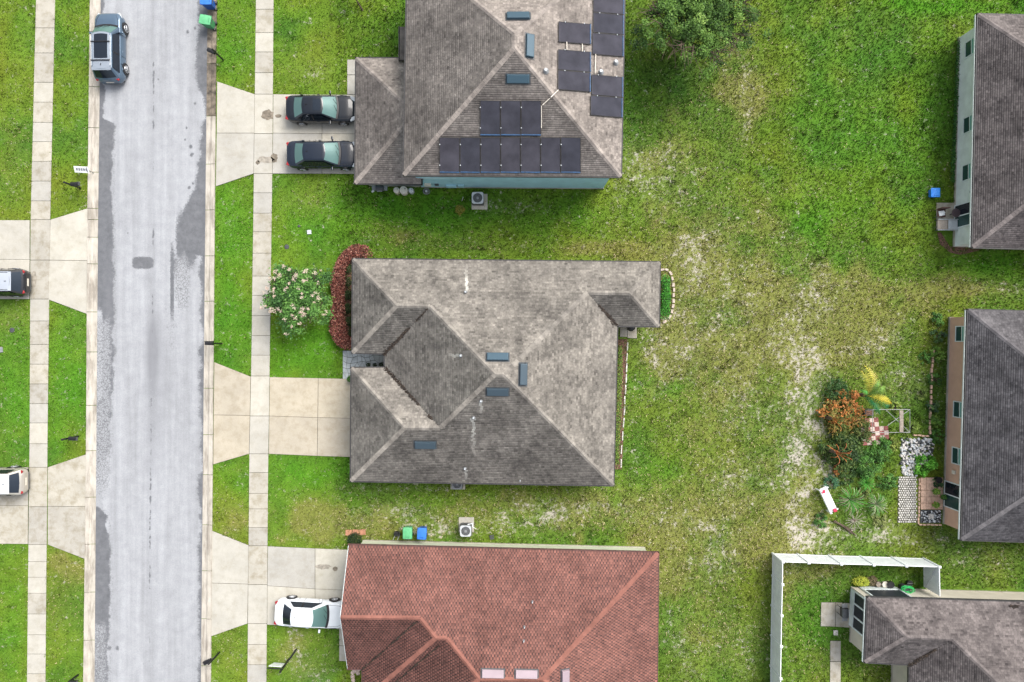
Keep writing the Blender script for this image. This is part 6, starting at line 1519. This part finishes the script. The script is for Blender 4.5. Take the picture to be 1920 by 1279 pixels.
shrub('yellow lime plant by the screened porch wall', 1617, 1092, .62, .5, [(.12, .22, .03), (.40, .45, .05), (.60, .55, .08)], 700, .10, ry=.35)
shrub('brown weedy plant between lime plant and planters', 1637, 1090, .4, .35, [(.06, .05, .03), (.16, .12, .07), (.3, .26, .15)], 350, .08)
# green hose
p = G(1704, 1107, .9); o = thing('garden_hose', 'bright green coiled hose hanging by the porch wall', 'hose', (p.x, p.y, .05)); ORG[o] = Vector()
m = MB(); prev = None
for i in range(160):
    a = i * .22; rr_ = .30 + .06 * math.sin(i * .37); c = Vector((rr_ * math.cos(a) * 1.25, rr_ * math.sin(a) * .62, .72 + .12 * math.sin(i * .13)))
    if prev: m.tube(prev, c, .022, n=5, caps=False)
    prev = c
m.build('hose', M['hose'], o, world=False); MB().lathe([(.2, 0), (.2, .55), (.28, .6)], (0, 0, 0), 14).build('hose_stand', M['dgrey'], o, world=False)
q_ = G(1706, 1094, .3); o = thing('bucket', 'dark bucket behind the green hose', 'bucket', (q_.x, q_.y, 0)); ORG[o] = Vector()
MB().lathe([(.13, 0), (.18, .32), (.2, .33)], (0, 0, 0), 16).build('pail', M['black'], o, world=False); MB().tube((-.18, 0, .33), (.18, .02, .36), .01, n=5).build('handle', M['steel'], o, world=False)
# patio lounge set by the pale house
q_ = G(1779, 421, .55); o = thing('lounge_chair', 'beige padded lounge seat outside the sliding door', 'chair', (q_.x, q_.y, 0)); ORG[o] = Vector()
MB().box((-.35, 0, .42), (.66, .62, .09)).build('seat', M['beige'], o, bevel=.03, world=False); MB().box((.33, 0, .47), (.62, .62, .07)).build('foot_pad', M['lgrey'], o, bevel=.03, world=False)
for sg in (-1, 1):
    MB().box((0, sg * .36, .5), (1.4, .05, .05)).build('side_rail', M['lgrey'], o, world=False)
    for x in (-.62, .55): MB().tube((x, sg * .34, 0), (x, sg * .34, .48), .02, n=6).build('leg', M['dgrey'], o, world=False)
q_ = G(1770, 398, .7); o = thing('patio_chair', 'dark brown patio chair with white cloth beside the beige seat', 'chair', (q_.x, q_.y, 0)); ORG[o] = Vector()
MB().box((0, 0, .42), (.55, .55, .06)).build('seat', M['trim_brown'], o, bevel=.02, world=False); MB().box((0, .27, .72), (.55, .06, .55)).build('backrest', M['trim_brown'], o, bevel=.02, world=False)
for a_ in ((-.24, -.24), (.24, -.24), (-.24, .24), (.24, .24)): MB().tube((*a_, 0), (*a_, .42), .02, n=6).build('leg', M['dgrey'], o, world=False)
c = MB().box((0, 0, .03), (.38, .34, .07), .2).box((.08, .05, .08), (.2, .2, .06), .6).build('cloth', M['whitecap'], None, bevel=.02); c.location = (q_.x - .02, q_.y - .03, .46); tag(c, 'crumpled white cloth on the dark brown patio chair', 'cloth')
q_ = G(1793, 399, .7); o = thing('patio_table', 'round dark patio table by the sliding door', 'table', (q_.x, q_.y, 0)); ORG[o] = Vector()
MB().lathe([(.28, 0), (.30, .02), (.28, .04)], (0, 0, .66), 24).build('tabletop', mk('table_brown', (.09, .065, .07), .5), o, world=False); MB().tube((0, 0, .02), (0, 0, .66), .03, n=8).build('pedestal', M['dgrey'], o, world=False); MB().lathe([(.2, 0), (.2, .03)], (0, 0, 0), 16).build('base', M['dgrey'], o, world=False)
o = path('patio_slab', 'small worn slab under the brown patio chair', [[(1755, 380), (1796, 380), (1796, 432), (1755, 432)]], M['concrete_old'], .04, cat='patio slab')
mp = MB().prism([(G(*p_).x, G(*p_).y) for p_ in [(1757, 436), (1764, 436), (1780, 462), (1835, 466), (1835, 470), (1800, 478), (1782, 474), (1762, 458)]], .001, .03).build('mulch_bed', M['mulch']); tag(mp, 'reddish mulch curving round the corner of the pale house', 'mulch', kind='structure')
# weeds along pale wall base
hedge('ragged green weeds along the base of the pale wall', [(1799, 70), (1796, 130), (1793, 200), (1790, 270), (1787, 340)], .22, .14, 1500, .10, [(.015, .05, .015), (.03, .11, .02), (.07, .2, .03)], 31, name='weeds')
q_ = G(866, 378); o = thing('garden_stake', 'white stick stuck in the grass left of the air conditioner', 'stick', (q_.x, q_.y, 0)); ORG[o] = Vector()
MB().tube((0, 0, 0), (.12, .2, .5), .014, n=6).build('stick', M['whitecap'], o, world=False); MB().lathe([(.02, 0), (.02, .03)], (.12, .2, .5), 6).build('tip', M['lgrey'], o, world=False)
q_ = G(863, 391, .1); shrub('small yellowing palm seedling left of the air conditioner', 863, 393, .35, .3, [(.08, .10, .02), (.2, .2, .03), (.35, .25, .04)], 160, .12, name='seedling', cat='plant')
q_ = G(700, 359, .8); o = thing('garden_rake', 'pale broom leaning at the corner of the blue house', 'broom', (q_.x, q_.y, 0)); ORG[o] = Vector()
MB().tube((.12, .35, .05), (0, 0, .95), .014, n=6).build('handle', M['steel'], o, world=False); MB().box((0, -.03, .95), (.18, .12, .10), .4).build('head', M['lgrey'], o, bevel=.02, world=False)

# ------------------------------------------------------------------ GRASS (uncountable)
NG = 300000
gpx = rng.uniform(-40, 1960, NG); gpy = rng.uniform(-40, 1320, NG)
def inside(poly, X, Y):
    c = np.zeros(X.shape, bool); n = len(poly)
    for i in range(n):
        x0, y0 = poly[i]; x1, y1 = poly[(i + 1) % n]
        if y0 == y1: continue
        t_ = ((y0 <= Y) != (y1 <= Y)) & (X < (x1 - x0) * (Y - y0) / (y1 - y0) + x0); c ^= t_
    return c
ys_ = np.arange(-60, 1341, 20)
def stripoly(f0, f1, d=0): return [(f0(y) - d, y) for y in ys_] + [(f1(y) + d, y) for y in ys_[::-1]]
bad = inside(stripoly(KL, KR, -.6), gpx, gpy) | inside(stripoly(SL0, SL1, -1.6), gpx, gpy) | inside(stripoly(SR0, SR1, -1.6), gpx, gpy)
for poly in ([(405, 153), (478, 177), (700, 177), (700, 326), (475, 326), (405, 350)], [(400, 679), (470, 706), (700, 711), (700, 857), (468, 851), (398, 871)], [(396, 995), (467, 1022), (700, 1033), (700, 1180), (465, 1169), (396, 1193)],
             [(-60, 412), (95, 412), (166, 390), (164, 589), (91, 562), (-60, 561)], [(-60, 875), (90, 876), (163, 852), (160, 1048), (90, 1021), (-60, 1019)],
             [(642, 656), (740, 656), (740, 712), (642, 712)], [(1538, 1128), (1612, 1130), (1612, 1178), (1538, 1176)], [(1555, 1200), (1577, 1200), (1577, 1320), (1555, 1320)], [(1684, 893), (1768, 893), (1768, 982), (1684, 982)], [(1617, 788), (1664, 786), (1666, 834), (1618, 838)],
             [(650, 111), (700, 111), (700, 180), (650, 180)], [(636, 1168), (672, 1170), (672, 1240), (636, 1240)], [(1162, 604), (1195, 604), (1195, 636), (1162, 636)], [(1690, 822), (1750, 822), (1750, 870), (1690, 870)], [(1755, 378), (1800, 378), (1800, 470), (1755, 440)]):
    bad |= inside(poly, gpx, gpy)
X_, Y_ = (gpx - 960) / k, (639.5 - gpy) / k
for (x0, x1, y0, y1) in ((-9.6, -6.5, 10.6, 17.8), (-6.3, 6.4, 10.5, 24), (-9.9, 6.4, -8.9, 5.0), (6, 9.1, 1.3, 5.0), (-10.2, 9.0, -28, -13.9), (30.6, 45, 6.4, 20.6), (30, 45, -12.4, 1.6), (23.4, 45, -20.4, -16.9), (26, 45, -30, -20)):
    bad |= (X_ > x0) & (X_ < x1) & (Y_ > y0) & (Y_ < y1)
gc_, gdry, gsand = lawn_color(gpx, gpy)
sn = gsand + (fbm(X_ * 2.6, Y_ * 2.6, 55, 4) - .5) * 1.0
bad |= rng.random(NG) < np.clip((sn - .2) * 1.2, 0, .75)
ok = ~bad; X_, Y_, gc_, gdry = X_[ok], Y_[ok], gc_[ok], gdry[ok]; n = len(X_)
left = (X_ < -12)
VV, FF, CC = [], [], []
weed = sstep(.62, .74, fbm(X_ * 2.2, Y_ * 2.2, 131, 4)) * sstep(.4, .6, fbm(X_ * .25, Y_ * .25, 137, 3)); hgt = np.where(left, .05, .075) * (.6 + .8 * rng.random(n)) * (1 + weed)
tuft = rng.random(n); clp = fbm(X_ * 8, Y_ * 8, 91, 3)
for b in range(3):
    a = rng.random(n) * 6.283; lean = rng.random(n) * .9 + .15; w = np.where(left, .016, .022) * (.7 + .6 * rng.random(n)); L = hgt * (1 + .6 * rng.random(n))
    ox, oy = rng.normal(0, .02, (2, n))
    bx, by = X_ + ox, Y_ + oy
    dx, dy = np.cos(a), np.sin(a)
    P0 = np.stack([bx - dy * w, by + dx * w, np.zeros(n)], 1); P1 = np.stack([bx + dy * w, by - dx * w, np.zeros(n)], 1); P2 = np.stack([bx + dx * L * lean, by + dy * L * lean, L], 1)
    VV.append(np.stack([P0, P1, P2], 1).reshape(-1, 3)); FF.append(np.arange(n * 3).reshape(-1, 3) + b * n * 3)
    br = ((.5 + .85 * tuft ** 1.3) * (.45 + 1.15 * clp))[:, None] * (.85 + .3 * rng.random((n, 1)))
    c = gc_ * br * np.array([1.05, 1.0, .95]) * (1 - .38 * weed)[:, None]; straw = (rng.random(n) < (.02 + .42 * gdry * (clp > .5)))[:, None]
    c = np.where(straw, np.array([.50, .43, .24]) * (.7 + .6 * rng.random((n, 1))), c); CC.append(c)
go = fastmesh('grass', np.concatenate(VV), np.concatenate(FF), M['blade'], color=np.clip(np.concatenate(CC), 0, 1), kind='stuff')
tag(go, 'short lawn grass covering all yards and verges', 'grass')
